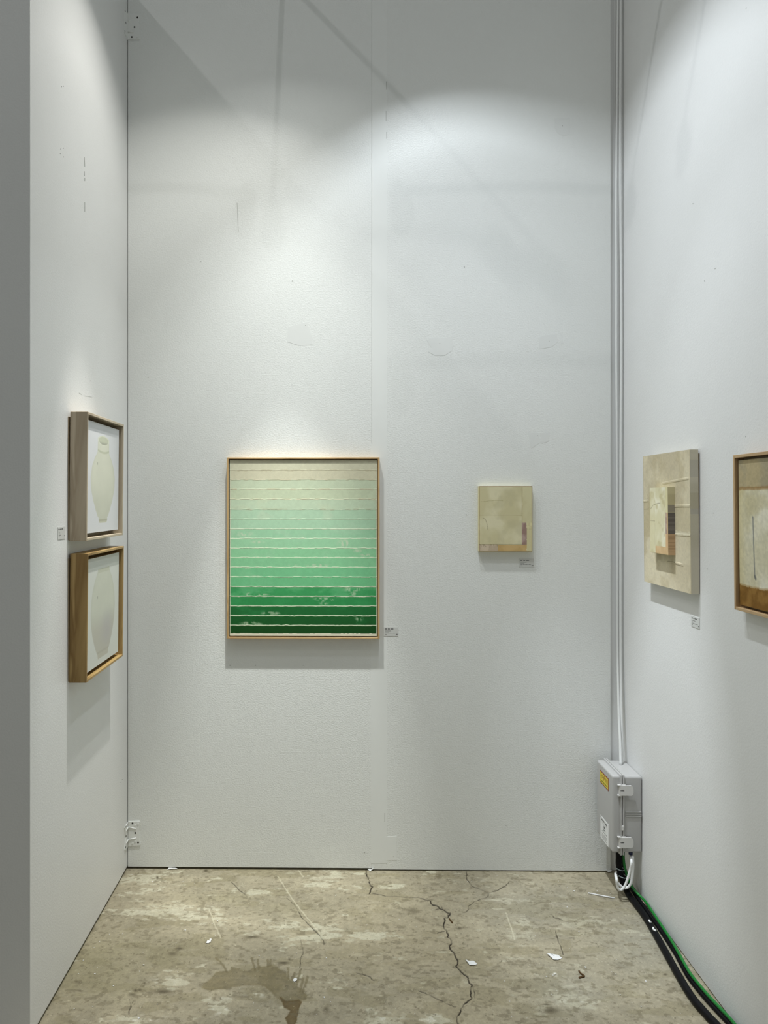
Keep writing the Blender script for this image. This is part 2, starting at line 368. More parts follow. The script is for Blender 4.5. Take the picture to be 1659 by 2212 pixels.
col *= (0.93 + 0.14 * grain)[:, None]
col = mixc(col, (192, 186, 164), lightscr * 0.6)
col = mixc(col, (44, 38, 30), np.clip(crack, 0, 1) * 0.9)
E_FLOOR = 0.96
zz = -0.003 * crack + 0.0010 * (mott - 0.5)
vg = np.stack([fx, fy, zz], -1)
idx = np.arange((nx + 1) * (ny + 1)).reshape(ny + 1, nx + 1)
q = np.stack([idx[:-1, :-1], idx[:-1, 1:], idx[1:, 1:], idx[1:, :-1]], -1).reshape(-1, 4)
n0 = len(vg)
FX0, FX1, FY0, FY1 = -3.0, 3.2, -3.0, YB + 0.6
ex = np.array([[FX0, FY0, 0], [FX1, FY0, 0], [FX1, GY0, 0], [FX0, GY0, 0], [FX0, FY1, 0], [GX0, FY1, 0], [GX0, GY0, 0], [GX1, GY0, 0], [GX1, FY1, 0], [FX1, FY1, 0], [GX0, GY1, -.0005], [GX1, GY1, -.0005]])
me = bpy.data.meshes.new('floor')
me.from_pydata(np.concatenate([vg, ex]).tolist(), [], q.tolist() + [[n0, n0 + 1, n0 + 2, n0 + 7, n0 + 6, n0 + 3], [n0 + 3, n0 + 6, n0 + 5, n0 + 4], [n0 + 7, n0 + 2, n0 + 9, n0 + 8], [n0 + 10, n0 + 11, n0 + 8, n0 + 5]]); me.update()
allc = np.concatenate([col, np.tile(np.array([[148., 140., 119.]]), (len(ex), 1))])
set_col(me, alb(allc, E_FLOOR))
mf = mat_new('concrete_floor', rough=0.62, spec=0.3)
at_ = N(mf, 'ShaderNodeAttribute'); at_.attribute_name = 'Col'
g1 = noise_node(mf, 330, 4, 0.7); rr = ramp(mf, g1.outputs['Fac'], [(0.30, (0.60, 0.58, 0.54)), (0.45, (0.96, 0.96, 0.95)), (0.62, (1.02, 1.02, 1.01)), (0.78, (1.25, 1.24, 1.2))])
mx = N(mf, 'ShaderNodeMix', data_type='RGBA', blend_type='MULTIPLY'); mx.inputs[0].default_value = 0.85
L(mf, at_.outputs['Color'], mx.inputs[6]); L(mf, rr.outputs['Color'], mx.inputs[7]); L(mf, mx.outputs[2], bsdf(mf).inputs['Base Color'])
g2 = noise_node(mf, 130, 4, 0.65); bump(mf, g2.outputs['Fac'], 0.25, 0.002)
me.materials.append(mf)
floor = bpy.data.objects.new('floor', me); COL.objects.link(floor)
tag(floor, 'stained and cracked grey-brown concrete floor of the booth', 'floor', kind='structure')

# ------------------------------------------------------------------ the room: walls
def structure(name, label, loc=(0, 0, 0)):
    o = bpy.data.objects.new(name, None); COL.objects.link(o); o.location = loc; o.empty_display_size = 0.05
    return tag(o, label, 'wall', kind='structure')
wall_b = structure('wall_back', 'white painted back wall of two tall panels with a centre joint', (0, YB, 0))
sx = onB(803, 1000)[0]; px_end = onB(1319, 1400)[0]
PT = 0.045
pl = box('wall_panel', mB, XL + 0.0022, sx - 0.0002, -PT, 0, 0.0095, WALL_H, M['wall'], wall_b, 0.0006, 1)
pr = box('wall_panel', mB, sx + 0.0002, px_end, -PT, 0, 0.0045, WALL_H, M['wall'], wall_b, 0.0006, 1)
box('corner_strip', mB, px_end + 0.001, XR - 0.001, -PT, -0.010, 0.002, WALL_H, M['wall_side'], wall_b, 0.001, 1)
box('gap_backing', mB, XL - 0.02, XR + 0.02, -PT - 0.03, -PT - 0.001, 0.001, WALL_H - 0.01, M['timber'], wall_b)  # full-height board added behind the panels so the gaps stay dark
# flat joint compound beside the seam
xs0, xs1 = onB(804.5, 900)[0], onB(836, 900)[0]
box('joint_strip', mB, xs0, xs1, 0.0, 0.0004, 0.03, WALL_H - 0.01, M['tape'], wall_b)
box('joint_strip', mB, sx - 0.004, xs0, 0.0, 0.0004, 0.03, onB(803, 960)[1], M['tape'], wall_b)
def patch(pts, d=0.0005, mat='patch'):
    return poly('filler_patch', mB, [onB(u, v) for u, v in pts], 0.0, d, M[mat], wall_b)
patch([(1198, 256), (1231, 255), (1232, 275), (1230, 291), (1216, 294), (1204, 288), (1198, 276)])
patch([(922, 734), (940, 728), (975, 730), (979, 742), (976, 758), (960, 768), (940, 768), (925, 760), (933, 752), (928, 746)])
patch([(1163, 729), (1180, 724), (1203, 722), (1205, 738), (1192, 750), (1165, 754)])
patch([(1210, 720), (1214, 720), (1217, 742), (1211, 742)])
patch([(622, 706), (645, 700), (664, 695), (668, 715), (675, 728), (672, 745), (645, 746), (620, 738)])
patch([(1140, 934), (1163, 935), (1168, 955), (1147, 969)]); patch([(1166, 935), (1188, 934), (1184, 954), (1170, 958)])
patch([(832, 1807), (857, 1806), (857, 1858), (832, 1859)], mat='tape')
def dot(wall, mp, on, u, v, r=1.2, mat='scuff', name='nail_hole'):
    a, z = on(u, v); n = 7; rr_ = r * 0.0018
    poly(name, mp, [(a + rr_ * math.cos(k * 6.283 / n), z + rr_ * math.sin(k * 6.283 / n)) for k in range(n)], 0.0, 0.0007, M[mat], wall)
for u, v, r in ((660, 703, 1), (1215, 272, .9), (950, 742, 1), (1186, 737, .9), (1161, 941, .8), (632, 607, 1.6), (1003, 577, 1.3), (320, 815, 1.3), (655, 1437, .9), (497, 1437, 1.3), (552, 1437, 1.3), (1007, 1112, 1.2), (434, 565, .8), (1093, 1783, .9), (787, 1841, 1.6), (850, 1851, 1.1)):
    dot(wall_b, mB, onB, u, v, r)
def scratch(wall, mp, on, pts, w=0.7, mat='scuff'):
    A = [on(u - w / 2, v) for u, v in pts]; B = [on(u + w / 2, v) for u, v in pts]
    poly('scuff_mark', mp, A + B[::-1], 0.0, 0.0006, M[mat], wall)
for pts in ([(834.5, 176), (835, 194)], [(834, 240), (834, 262)], [(512, 438), (515, 500)], [(835, 285), (835, 300)], [(831, 1756), (831, 1775)]):
    scratch(wall_b, mB, onB, pts, 0.8)

wall_l = structure('wall_left', 'white painted partition wall with two boxed jar paintings', (XL, YB, 0))
YE = onL(65, 1000)[0]
lw = box('wall_panel', mL, YE, YB + 0.2, -0.13, 0, 0.010, WALL_H, M['wall_side'], wall_l, 0.002, 2)
box('gap_backing', mL, YE + 0.01, YB + 0.2, -0.12, -0.05, 0.001, 0.0105, M['timber'], wall_l)  # unseen board added under the partition, blocks light through the floor gap
for pts in ([(182, 340), (183, 360)], [(182, 370), (182.4, 380)], [(183, 384), (183, 391)], [(183, 437), (183, 457)], [(171, 849), (176, 852)], [(183, 855), (199, 858)]):
    scratch(wall_l, mL, onL, pts, 0.8)
for u, v in ((133, 187), (137, 186), (131, 322), (137, 320), (130, 332), (137, 339), (185, 815), (195, 823), (261, 1690), (264, 1684)): dot(wall_l, mL, onL, u, v, 0.9)

wall_r = structure('wall_right', 'white painted right wall carrying the layered canvas', (XR, YB, 0))
box('wall_panel', mR, -0.03, 2.9, -0.05, 0, 0.004, WALL_H, M['wall_side'], wall_r, 0.0015, 1)
for u, v, r in ((1522, 607, 1.3), (1612, 18, 1), (1545, 580, 1), (1497, 440, 1), (1541, 1108, .9), (1528, 1229, 1), (1573, 1868, 1), (1611, 943, .8)): dot(wall_r, mR, onR, u, v, r)

# ------------------------------------------------------------------ arm spotlights on the wall tops (above the frame)
# relative intensity against angle off the axis (degrees): reflector lamps with a hot core and soft spill
P_BACK = [(0, 12.0), (5, 11.4), (7, 10.4), (11, 3.2), (15, 2.2), (20, 1.5), (24, 0.8), (29, 0.32), (36, 0.2), (44, 0.09), (56, 0.0)]
P_LEFT = [(0, 12.0), (7, 11.0), (11, 1.6), (20, 1.3), (28, 1.22), (36, 1.12), (44, 0.68), (56, 0.0)]
P_RIGHT = [(0, 12.0), (7, 11.0), (11, 2.6), (20, 1.75), (28, 1.15), (36, 1.02), (44, 1.0), (50, 0.4), (56, 0.0)]
P_FLOOD = [(0, 4.8), (10, 4.7), (20, 4.5), (24, 3.6), (28, 2.5), (36, 2.2), (44, 1.25), (50, 0.4), (56, 0.0)]
def beam_profile(l, PROFILE):
    """reflector lamp: bright core, long soft spill (relative intensity against angle off the axis)"""
    l.use_nodes = True; nt = l.node_tree; em = nt.nodes['Emission']
    tc = nt.nodes.new('ShaderNodeTexCoord'); sp = nt.nodes.new('ShaderNodeSeparateXYZ'); nt.links.new(tc.outputs['Normal'], sp.inputs[0])
    ab = nt.nodes.new('ShaderNodeMath'); ab.operation = 'ABSOLUTE'; nt.links.new(sp.outputs['Z'], ab.inputs[0])
    ac = nt.nodes.new('ShaderNodeMath'); ac.operation = 'ARCCOSINE'; nt.links.new(ab.outputs[0], ac.inputs[0])
    dv = nt.nodes.new('ShaderNodeMath'); dv.operation = 'DIVIDE'; dv.inputs[1].default_value = math.radians(60); nt.links.new(ac.outputs[0], dv.inputs[0])
    rp = nt.nodes.new('ShaderNodeValToRGB'); e = rp.color_ramp.elements
    while len(e) < len(PROFILE): e.new(0.5)
    for el, (a, k) in zip(e, PROFILE): el.position = a / 60.0; k = k / 12.0; el.color = (k, k, k, 1)
    nt.links.new(dv.outputs[0], rp.inputs['Fac'])
    ml = nt.nodes.new('ShaderNodeMath'); ml.operation = 'MULTIPLY'; ml.inputs[1].default_value = 12.0; nt.links.new(rp.outputs['Color'], ml.inputs[0])
    nt.links.new(ml.outputs[0], em.inputs['Strength'])
def arm_light(beam, mp, a, reach, aim, label, power, half, blend, col, z=WALL_H + 0.03, drop=0.10, radius=0.022, prof=P_BACK):
    p0 = mp(a, -0.02, z); head = mp(a, reach, z - 0.02)
    t = thing('arm_spotlight', mp(a, 0, WALL_H), label, 'spotlight', 'arm spotlights clamped to the booth walls')
    box('clamp', mp, a - 0.03, a + 0.03, -0.05, 0.006, WALL_H + 0.001, WALL_H + 0.05, M['steel'], t, 0.003)
    tube('arm', [p0, mp(a, reach * 0.5, z + 0.006), head], 0.011, M['steel'], t, 10, 6)
    aimv = (Vector(aim) - head).normalized(); mouth = head + aimv * drop
    bm = bmesh.new(); n = aimv.orthogonal().normalized(); b = aimv.cross(n); rings = []
    for s_, r_ in ((-0.02, 0.015), (0.0, 0.032), (drop * 0.55, 0.040), (drop, 0.048), (drop, 0.044), (drop * 0.5, 0.036)):
        rings.append([bm.verts.new(head + aimv * s_ + (n * math.cos(k * math.pi / 8) + b * math.sin(k * math.pi / 8)) * r_) for k in range(16)])
    for i in range(len(rings) - 1):
        for k in range(16): bm.faces.new((rings[i][k], rings[i][(k + 1) % 16], rings[i + 1][(k + 1) % 16], rings[i + 1][k]))
    bm.faces.new(rings[0]); bm.faces.new(rings[-1])
    obj_bm('lamp_head', bm, M['steel'], t, True)
    l = bpy.data.lights.new(beam, 'SPOT'); l.energy = power; l.spot_size = math.radians(2 * half); l.spot_blend = blend
    l.shadow_soft_size = radius; l.color = col
    beam_profile(l, prof)
    o = bpy.data.objects.new(beam, l); COL.objects.link(o); o.parent = t
    o.location = mouth + aimv * 0.012 - base(t); o.rotation_euler = aimv.to_track_quat('-Z', 'Y').to_euler()
    return t
xa = onB(612, 0)[0]
WARM, COOL, NEUT = (1.0, 0.985, 0.93), (0.875, 0.94, 1.0), (0.97, 1.0, 0.96)
arm_light('spotlight_back_wall_offscreen', mB, xa, 0.64, mB(-0.19, 0.0, 0.05), 'arm spotlight on the back wall top lighting the green painting', 31, 62, 0.2, NEUT)
arm_light('spotlight_left_wall_offscreen', mL, 2.53, 0.54, mL(2.53, 0.0, 0.05), 'arm spotlight on the left wall top lighting the jar paintings', 16, 62, 0.2, WARM, prof=P_LEFT)
arm_light('spotlight_right_wall_far_offscreen', mR, YB - 2.52, 0.90, mR(0.42, 0.10, 0.05), 'arm spotlight on the right wall top lighting the layered canvas', 22, 62, 0.2, COOL, prof=P_RIGHT)
arm_light('spotlight_right_wall_near_offscreen', mR, YB - 2.10, 0.90, mR(1.03, 0.0, 0.10), 'arm spotlight on the right wall top lighting the cream and brown painting', 11, 62, 0.2, COOL, prof=P_FLOOD)

# ------------------------------------------------------------------ green striped painting on the back wall
dF = 0.030
gx0, gz1 = onB(490, 988, dF); gx1, gz0 = onB(820, 1380.5, dF)
t = thing('framed_painting', mB((gx0 + gx1) / 2, 0, gz0), 'framed painting of stripes fading from cream to dark green on the back wall', 'painting')
fw = 0.0068
wfV = wood('ash_frame_vertical', alb((186, 157, 114), .84), alb((160, 130, 88), .84), (1, 1, .08), 30)
wfH = wood('ash_frame_horizontal', alb((186, 157, 114), .84), alb((160, 130, 88), .84), (.08, .08, 1), 30)
fr = [('frame_side', gx0, gx0 + fw, gz0, gz1, wfV), ('frame_side', gx1 - fw, gx1, gz0, gz1, wfV), ('frame_top', gx0 + fw, gx1 - fw, gz1 - fw, gz1, wfH), ('frame_bottom', gx0 + fw, gx1 - fw, gz0, gz0 + fw, wfH)]
for n_, a0, a1, z0, z1, m_ in fr: box(n_, mB, a0, a1, 0.001, dF, z0, z1, m_, t, 0.0008, 1)
box('backing', mB, gx0 + fw, gx1 - fw, 0.002, 0.006, gz0 + fw, gz1 - fw, M['timber'], t)
BAND_Y = [130, 218, 302, 388, 475, 565, 650, 737, 822, 907, 991, 1076, 1162, 1248, 1333, 1418, 1504, 1589, 1660, 1682]
BAND_C = np.array([(187, 184, 161), (188, 184, 160), (179, 189, 164), (179, 188, 161), (174, 189, 164), (161, 188, 161), (155, 187, 158), (143, 185, 151), (141, 186, 149), (130, 183, 141), (124, 180, 137), (110, 175, 129), (103, 172, 123), (58, 141, 84), (46, 129, 72), (30, 97, 48), (24, 82, 36), (19, 66, 23), (203, 200, 180)], dtype=float)
bt = np.array([(y - 130) / 1552.0 for y in BAND_Y])
def green_front(s, t_):
    wob = (fbm(s * 34, t_ * 8, 3, 3) - 0.5) * 0.0055
    tt = t_ + wob
    i = np.clip(np.searchsorted(bt, tt) - 1, 0, 18)
    c = BAND_C[i].copy()
    n1 = fbm(s * 9, tt * 22, 4, 11); n2 = fbm(s * 60, t_ * 70, 3, 13)
    prev = BAND_C[np.clip(i - 1, 0, 17)]
    k = ss(0.52, 0.74, n1)[:, None] * 0.5 * ((i > 3) & (i < 17))[:, None]
    c = c * (1 - k) + prev * k
    c *= (0.97 + 0.06 * n2)[:, None]
    cream = np.array([205., 207., 184.])
    # dry brushed marks
    marks = [(.10, .42, .07, .018, .6), (.19, .466, .05, .010, .7), (.78, .475, .05, .028, .75), (.87, .515, .04, .012, .6), (.93, .54, .05, .010, .7), (.60, .60, .08, .010, .8), (.43, .60, .04, .008, .6), (.12, .616, .03, .008, .6), (.18, .66, .05, .006, .5), (.84, .735, .07, .016, .75), (.84, .76, .03, .016, .6), (.13, .765, .02, .012, .8), (.22, .765, .06, .008, .6), (.65, .79, .08, .012, .8), (.64, .81, .035, .018, .7), (.28, .872, .07, .012, .85), (.88, .90, .03, .018, .75), (.86, .93, .01, .012, .5), (.14, .928, .07, .011, .85), (.20, .932, .03, .006, .6)]
    mk = np.zeros(len(s))
    for a, b, w_, h_, st_ in marks: mk = np.maximum(mk, st_ * np.exp(-((s - a) / w_) ** 2 * 1.2 - ((t_ - b) / h_) ** 2 * 1.2))
    dry = ss(0.40, 0.62, fbm(s * 60, t_ * 60, 4, 23)) * ss(.08, .6, mk)
    c = mixc(c, cream * 0.94, dry * 0.62)
    # bare canvas lines
    j = (fbm(s * 55, t_ * 0 + i * 3.1, 3, 31) - 0.5) * 0.003
    dist = np.min(np.abs(tt[:, None] + j[:, None] * 0 - bt[None, 1:18]), axis=1)
    wd = 0.0012 + 0.0014 * fbm(s * 40, tt * 30, 2, 37) + 0.0010 * ss(.5, .9, t_)
    wd = wd * (0.45 + 0.55 * ss(.20, .42, t_))
    line = 1 - ss(wd * 0.75, wd * 1.5, dist + np.abs(j) * 0.4)
    lc = np.where((t_ < 0.26)[:, None], np.array([[197., 190., 166.]]), cream[None])
    c = c * (1 - line[:, None] * 0.9) + lc * line[:, None] * 0.9
    dim = (1 - ss(.0012, .0024, np.abs(dist - 0.0030))) * (t_ < 0.32) * ss(.45, .6, fbm(s * 30, tt * 60, 2, 43))
    c = mixc(c, (150, 140, 112), dim * 0.40)
    edge = np.maximum(1 - ss(.004, .0065, s + (fbm(s * 0 + 1, t_ * 90, 2, 7) - .5) * .003), ss(.9945, .9965, s))
    c = mixc(c, cream * 0.97, edge * 0.85)
    return c
gap = 0.0042
ca0, ca1, cz0, cz1 = gx0 + fw + gap, gx1 - fw - gap, gz0 + fw + gap, gz1 - fw - gap
def green_relief(s, t_):
    tt = t_ + (fbm(s * 34, t_ * 8, 3, 3) - 0.5) * 0.0055
    return 0.0005 * np.exp(-(np.min(np.abs(tt[:, None] - bt[None, 1:18]), axis=1) / 0.0016) ** 2)
painted_panel('canvas', mB, ca0, ca1, cz0, cz1, dF - 0.006, 0.007, 330, 420, green_front, flat((180, 176, 155)), 0.84, M['paint'], t, relief=green_relief)

# ------------------------------------------------------------------ small cream panel on the back wall
dS = 0.022
sx0, sz1 = onB(1034.5, 1050, dS); sx1, sz0 = onB(1150, 1191.5, dS)
t = thing('small_painting', mB((sx0 + sx1) / 2, 0, sz0), 'small unframed cream collage panel with a mauve patch on the back wall', 'painting')
def rect(s, t_, s0, s1, t0, t1, seed=0, j=0.004):
    a = s + (fbm(s * 30, t_ * 30, 2, seed) - .5) * j; b = t_ + (fbm(s * 30, t_ * 30, 2, seed + 5) - .5) * j
    return ((a >= s0) & (a < s1) & (b >= t0) & (b < t1)).astype(float)
def cloth(s, t_, c1, c2, seed, sc=4):
    return mixc(np.tile(np.asarray(c1, float), (len(s), 1)), c2, ss(.35, .68, fbm(s * sc, t_ * sc, 4, seed)))
def lineseg(s, t_, pts, w):
    d = np.full(len(s), 9.0)
    for (x0, y0), (x1, y1) in zip(pts[:-1], pts[1:]):
        vx, vy = x1 - x0, y1 - y0; k = np.clip(((s - x0) * vx + (t_ - y0) * vy) / (vx * vx + vy * vy + 1e-12), 0, 1)
        d = np.minimum(d, np.hypot(s - x0 - k * vx, t_ - y0 - k * vy))
    return 1 - ss(w * .5, w, d)
def small_relief(s, t_): return 0.0007 * rect(s, t_, -1, .806, -1, .89, 4)     # the large cloth piece lies on top
def small_front(s, t_):
    c = cloth(s, t_, (177, 170, 136), (190, 184, 155), 5, 3.5)
    c = mixc(c, (162, 156, 126), 0.4 * ss(.5, .75, fbm(s * 5, t_ * 5, 3, 15)))
    c = mixc(c, cloth(s, t_, (181, 175, 142), (175, 168, 134), 8), rect(s, t_, .815, 1.1, -1, .56, 3))
    c = mixc(c, cloth(s, t_, (196, 188, 150), (180, 172, 136), 9), rect(s, t_, .895, 1.1, .56, 1.1, 3))
    c = mixc(c, (158, 150, 118), 0.4 * rect(s, t_, .905, 1.1, .56, .67, 3) * ss(.3, .6, fbm(s * 40, t_ * 40, 2, 6)))
    c = mixc(c, cloth(s, t_, (133, 110, 102), (156, 136, 128), 7, 10), rect(s, t_, .806, .893, .56, .895, 4))
    c = mixc(c, cloth(s, t_, (164, 138, 92), (176, 150, 104), 17, 8), rect(s, t_, .36, .893, .895, 1.1, 4))
    g = rect(s, t_, -1, .355, .89, 1.1, 4); c = mixc(c, cloth(s, t_, (163, 148, 128), (178, 164, 144), 18, 14), g)
    c = mixc(c, (112, 100, 78), g * 0.7 * ss(.5, .7, fbm(s * 40, t_ * 50, 3, 28)) * (1 - ss(.89, .96, t_)))
    c = mixc(c, (126, 112, 76), 0.6 * lineseg(s, t_, [(.81, 0), (.806, .55)], .006))
    c = mixc(c, (140, 128, 92), 0.45 * lineseg(s, t_, [(0, .445), (.5, .443), (.8, .446)], .006))
    c = mixc(c, (136, 126, 92), 0.5 * lineseg(s, t_, [(.04, .24), (.2, .225), (.34, .218), (.45, .222)], .005))
    c = mixc(c, (128, 120, 94), 0.7 * lineseg(s, t_, [(.08, .49), (.12, .505), (.145, .56), (.155, .60), (.165, .66)], .006))
    c = mixc(c, (122, 100, 56), 0.75 * np.maximum.reduce([1 - ss(.008, .016, s), ss(.984, .991, s), ss(.986, .992, t_), 1 - ss(.007, .014, t_)]))
    return c
painted_panel('panel', mB, sx0, sx1, sz0, sz1, dS, 0.001, 130, 160, small_front, flat((196, 188, 152)), 0.72, M['paint'], t, relief=small_relief)

# ------------------------------------------------------------------ layered canvas on the right wall
aN, _ = onR(1512, 1280)                                   # near edge on the wall
def d_at(u, a, z=1.2):                                           # how far off the right wall a point at (u, a) stands
    p = CR + TR * a; q_ = p + NR
    f = lambda P: (P.dot(RT) - (u - PPU) / F * P.dot(FW))
    return f(p) / (f(p) - f(q_)) - LEAN * (1.5 - z)
dB = d_at(1491.5, aN); aF, _ = onR(1390.5, 1100, dB)
_, z1 = onR(1490.4, 971, dB); _, z0 = onR(1492.5, 1283.5, dB)
t = thing('layered_painting', mR((aN + aF) / 2, 0, z0), 'beige unframed canvas with a smaller collage panel mounted on its front', 'painting')
mT = tipped(mR, (z0 + z1) / 2)
box('stretcher_bar', mT, aF + 0.012, aN - 0.003, 0.001, 0.0092, z0 + 0.008, z1 - 0.012, M['timber'], t)
BIG_SEAMS = (([(.45, .225), (.97, .20)], .7), ([(.66, .395), (1, .39)], .8), ([(0, .36), (.12, .355)], .6), ([(.66, .60), (1, .595)], .6), ([(.66, .805), (.85, .81)], .7))
def big_relief(s, t_):                                    # raised fabric seams
    r = np.zeros(len(s))
    for pts, k in BIG_SEAMS: r = np.maximum(r, 0.0016 * k * lineseg(s, t_, pts, .011))
    return r
def big_front(s, t_):                                     # s = 0 at the far edge (left in view)
    c = cloth(s, t_, (182, 172, 147), (198, 189, 164), 31, 3)
    c = mixc(c, (172, 160, 130), .5 * ss(.5, .72, fbm(s * 6, t_ * 8, 4, 33)))
    c = mixc(c, (180, 170, 142), rect(s, t_, .66, 1.1, .40, .61, 3) * .6)
    c = mixc(c, (172, 160, 128), rect(s, t_, -1, .16, .36, .64, 3) * .45)
    c = mixc(c, (196, 188, 164), rect(s, t_, .66, 1.1, .61, .80, 5) * .5)
    c = mixc(c, (205, 200, 180), .5 * rect(s, t_, .66, 1.0, .575, .60, 9, .02))
    c = mixc(c, (110, 100, 80), .55 * lineseg(s, t_, [(.53, .805), (.60, .80), (.68, .80), (.72, .81)], .004))
    c = mixc(c, (150, 140, 112), .4 * lineseg(s, t_, [(0, .425), (.1, .42), (.14, .41)], .005))
    c = mixc(c, (150, 136, 104), .5 * np.maximum(1 - ss(.004, .012, s), ss(.988, .996, s)))
    c *= (.96 + .08 * fbm(s * 60, t_ * 80, 2, 55))[:, None]
    return c
def big_side(s, t_, e):
    c = cloth(s, t_ , (178, 172, 152), (188, 182, 164), 61, 6)
    if e == 'a1':
        c = mixc(c, (166, 162, 150), ((t_ > .07) & (t_ < .19)) * .5); c = mixc(c, (162, 155, 130), ((t_ > .30) & (t_ < .41)) * .5)
        c = mixc(c, (155, 152, 142), ((t_ > .41) & (t_ < .45)) * .5); c = mixc(c, (178, 172, 150), ((t_ > .45) & (t_ < .56)) * .5)
    return c
painted_panel('large_canvas', mT, aF, aN, z0, z1, dB, 0.0035, 150, 260, big_front, big_side, 0.80, M['paint'], t, relief=big_relief)
aN2, _ = onR(1458.5, 1120, dB); dB2 = d_at(1443, aN2); aF2, _ = onR(1403.5, 1120, dB2)
_, y1 = onR(1442, 1052.0, dB2); _, y0 = onR(1443.5, 1199.5, dB2)
def top_front(s, t_):
    c = cloth(s, t_, (196, 190, 158), (210, 206, 184), 71, 4)
    c = mixc(c, (172, 162, 122), .6 * ss(.52, .75, fbm(s * 5, t_ * 7, 3, 73)))
    c = mixc(c, (192, 184, 148), rect(s, t_, -1, .30, -1, 2, 3) * .35)
    c = mixc(c, (196, 188, 146), rect(s, t_, .88, 1.1, -1, .375, 3) * .7)
    c = mixc(c, cloth(s, t_, (150, 128, 118), (172, 150, 136), 77, 12), rect(s, t_, .87, .93, .375, .69, 3))
    c = mixc(c, (188, 160, 124), rect(s, t_, .93, 1.1, .375, 1.1, 3)); c = mixc(c, (190, 158, 120), rect(s, t_, .87, 1.1, .69, 1.1, 3))
    c = mixc(c, cloth(s, t_, (186, 158, 118), (196, 170, 130), 78, 6), rect(s, t_, .31, 1.1, .885, 1.1, 3))
    c = mixc(c, (110, 100, 78), .6 * lineseg(s, t_, [(.05, .33), (.2, .27), (.45, .24), (.6, .235)], .006))
    c = mixc(c, (120, 110, 84), .6 * lineseg(s, t_, [(.0, .51), (.29, .512)], .005)); c = mixc(c, (140, 130, 100), .5 * lineseg(s, t_, [(.30, .55), (.29, .88)], .005))
    c = mixc(c, (130, 116, 84), .6 * np.maximum.reduce([1 - ss(.006, .014, s), ss(.985, .994, s), ss(.990, .997, t_)]))
    return c
def top_side(s, t_, e):
    c = cloth(s, t_, (194, 187, 154), (182, 174, 142), 81, 6)
    if e == 'a1':
        c = mixc(c, (140, 134, 124), ((t_ > .26) & (t_ < .37)) * .9)
        c = mixc(c, cloth(s, t_, (98, 93, 90), (116, 110, 106), 83, 60), ((t_ > .37) & (t_ < .69)) * 1.0)
        c = mixc(c, (180, 150, 118), ((t_ > .69)) * .9); c = mixc(c, (110, 88, 64), (t_ > .72) * (t_ < .95) * .25 * ss(.5, .65, fbm(s * 3, t_ * 70, 2, 85)))
    return c
painted_panel('small_panel', mT, aF2, aN2, y0, y1, dB2, dB + 0.0002, 110, 200, top_front, top_side, 0.80, M['paint'], t)

# ------------------------------------------------------------------ framed cream and brown painting on the right wall
dP = 0.032
pF, pz1 = onR(1584.5, 983.4, dP); _, pz0 = onR(1588, 1317, dP)
pN = pF + 0.385
t = thing('framed_painting', mR((pN + pF) / 2, 0, pz0), 'wood-framed cream painting with a dark brown bottom band on the right wall', 'painting')
fw2 = 0.0085
mT = tipped(mR, (pz0 + pz1) / 2)
wrV = wood('oak_frame_vertical', alb((186, 158, 120), .86), alb((162, 132, 96), .86), (1, 1, .08), 30)
wrH = wood('oak_frame_horizontal', alb((186, 158, 120), .86), alb((162, 132, 96), .86), (1, .08, 1), 30)
for n_, a0, a1, z0_, z1_, m_ in (('frame_side', pF, pF + fw2, pz0, pz1, wrV), ('frame_side', pN - fw2, pN, pz0, pz1, wrV), ('frame_top', pF + fw2, pN - fw2, pz1 - fw2, pz1, wrH), ('frame_bottom', pF + fw2, pN - fw2, pz0, pz0 + fw2, wrH)):
    box(n_, mT, a0, a1, 0.0035, dP, z0_, z1_, m_, t, 0.0008, 1)
box('backing', mT, pF + fw2, pN - fw2, 0.004, 0.0065, pz0 + fw2, pz1 - fw2, M['timber'], t)
def brown_front(s, t_):
    c = cloth(s, t_, (196, 190, 164), (214, 210, 192), 101, 3)
    c = mixc(c, (178, 168, 130), .55 * ss(.5, .72, fbm(s * 4, t_ * 5, 4, 103)))
    c = mixc(c, (196, 184, 140), .6 * (1 - ss(.0, .12, s)) )
    w_ = (fbm(s * 20, t_ * 4, 2, 107) - .5) * .012
    top = (t_ + w_ < .195); c = mixc(c, cloth(s, t_, (170, 156, 122), (156, 146, 120), 109, 5), top * 1.0)
    c = mixc(c, (140, 108, 66), .7 * (1 - ss(.006, .016, np.abs(t_ + w_ - .195))))
    bot = (t_ + w_ > .865); c = mixc(c, cloth(s, t_, (118, 84, 34), (140, 104, 50), 111, 14), bot * 1.0)
    c = mixc(c, (150, 118, 70), .5 * (1 - ss(.004, .012, np.abs(t_ + w_ - .862))))
    c = mixc(c, (132, 132, 126), .9 * lineseg(s, t_ * 1.15, [(.20, .39 * 1.15), (.205, .45), (.215, .65 * 1.15), (.225, .79 * 1.15)], .011))
    c = mixc(c, (112, 112, 106), .9 * lineseg(s, t_ * 1.15, [(.222, .785 * 1.15), (.235, .80 * 1.15)], .016))
    c *= (.94 + .12 * fbm(s * 50, t_ * 60, 3, 113))[:, None]
    return c
g2_ = 0.007
painted_panel('canvas', mT, pF + fw2 + g2_, pN - fw2 - g2_, pz0 + fw2 + g2_, pz1 - fw2 - g2_, dP - 0.008, 0.007, 180, 230, brown_front, flat((120, 88, 44)), 0.85, M['paint'], t)

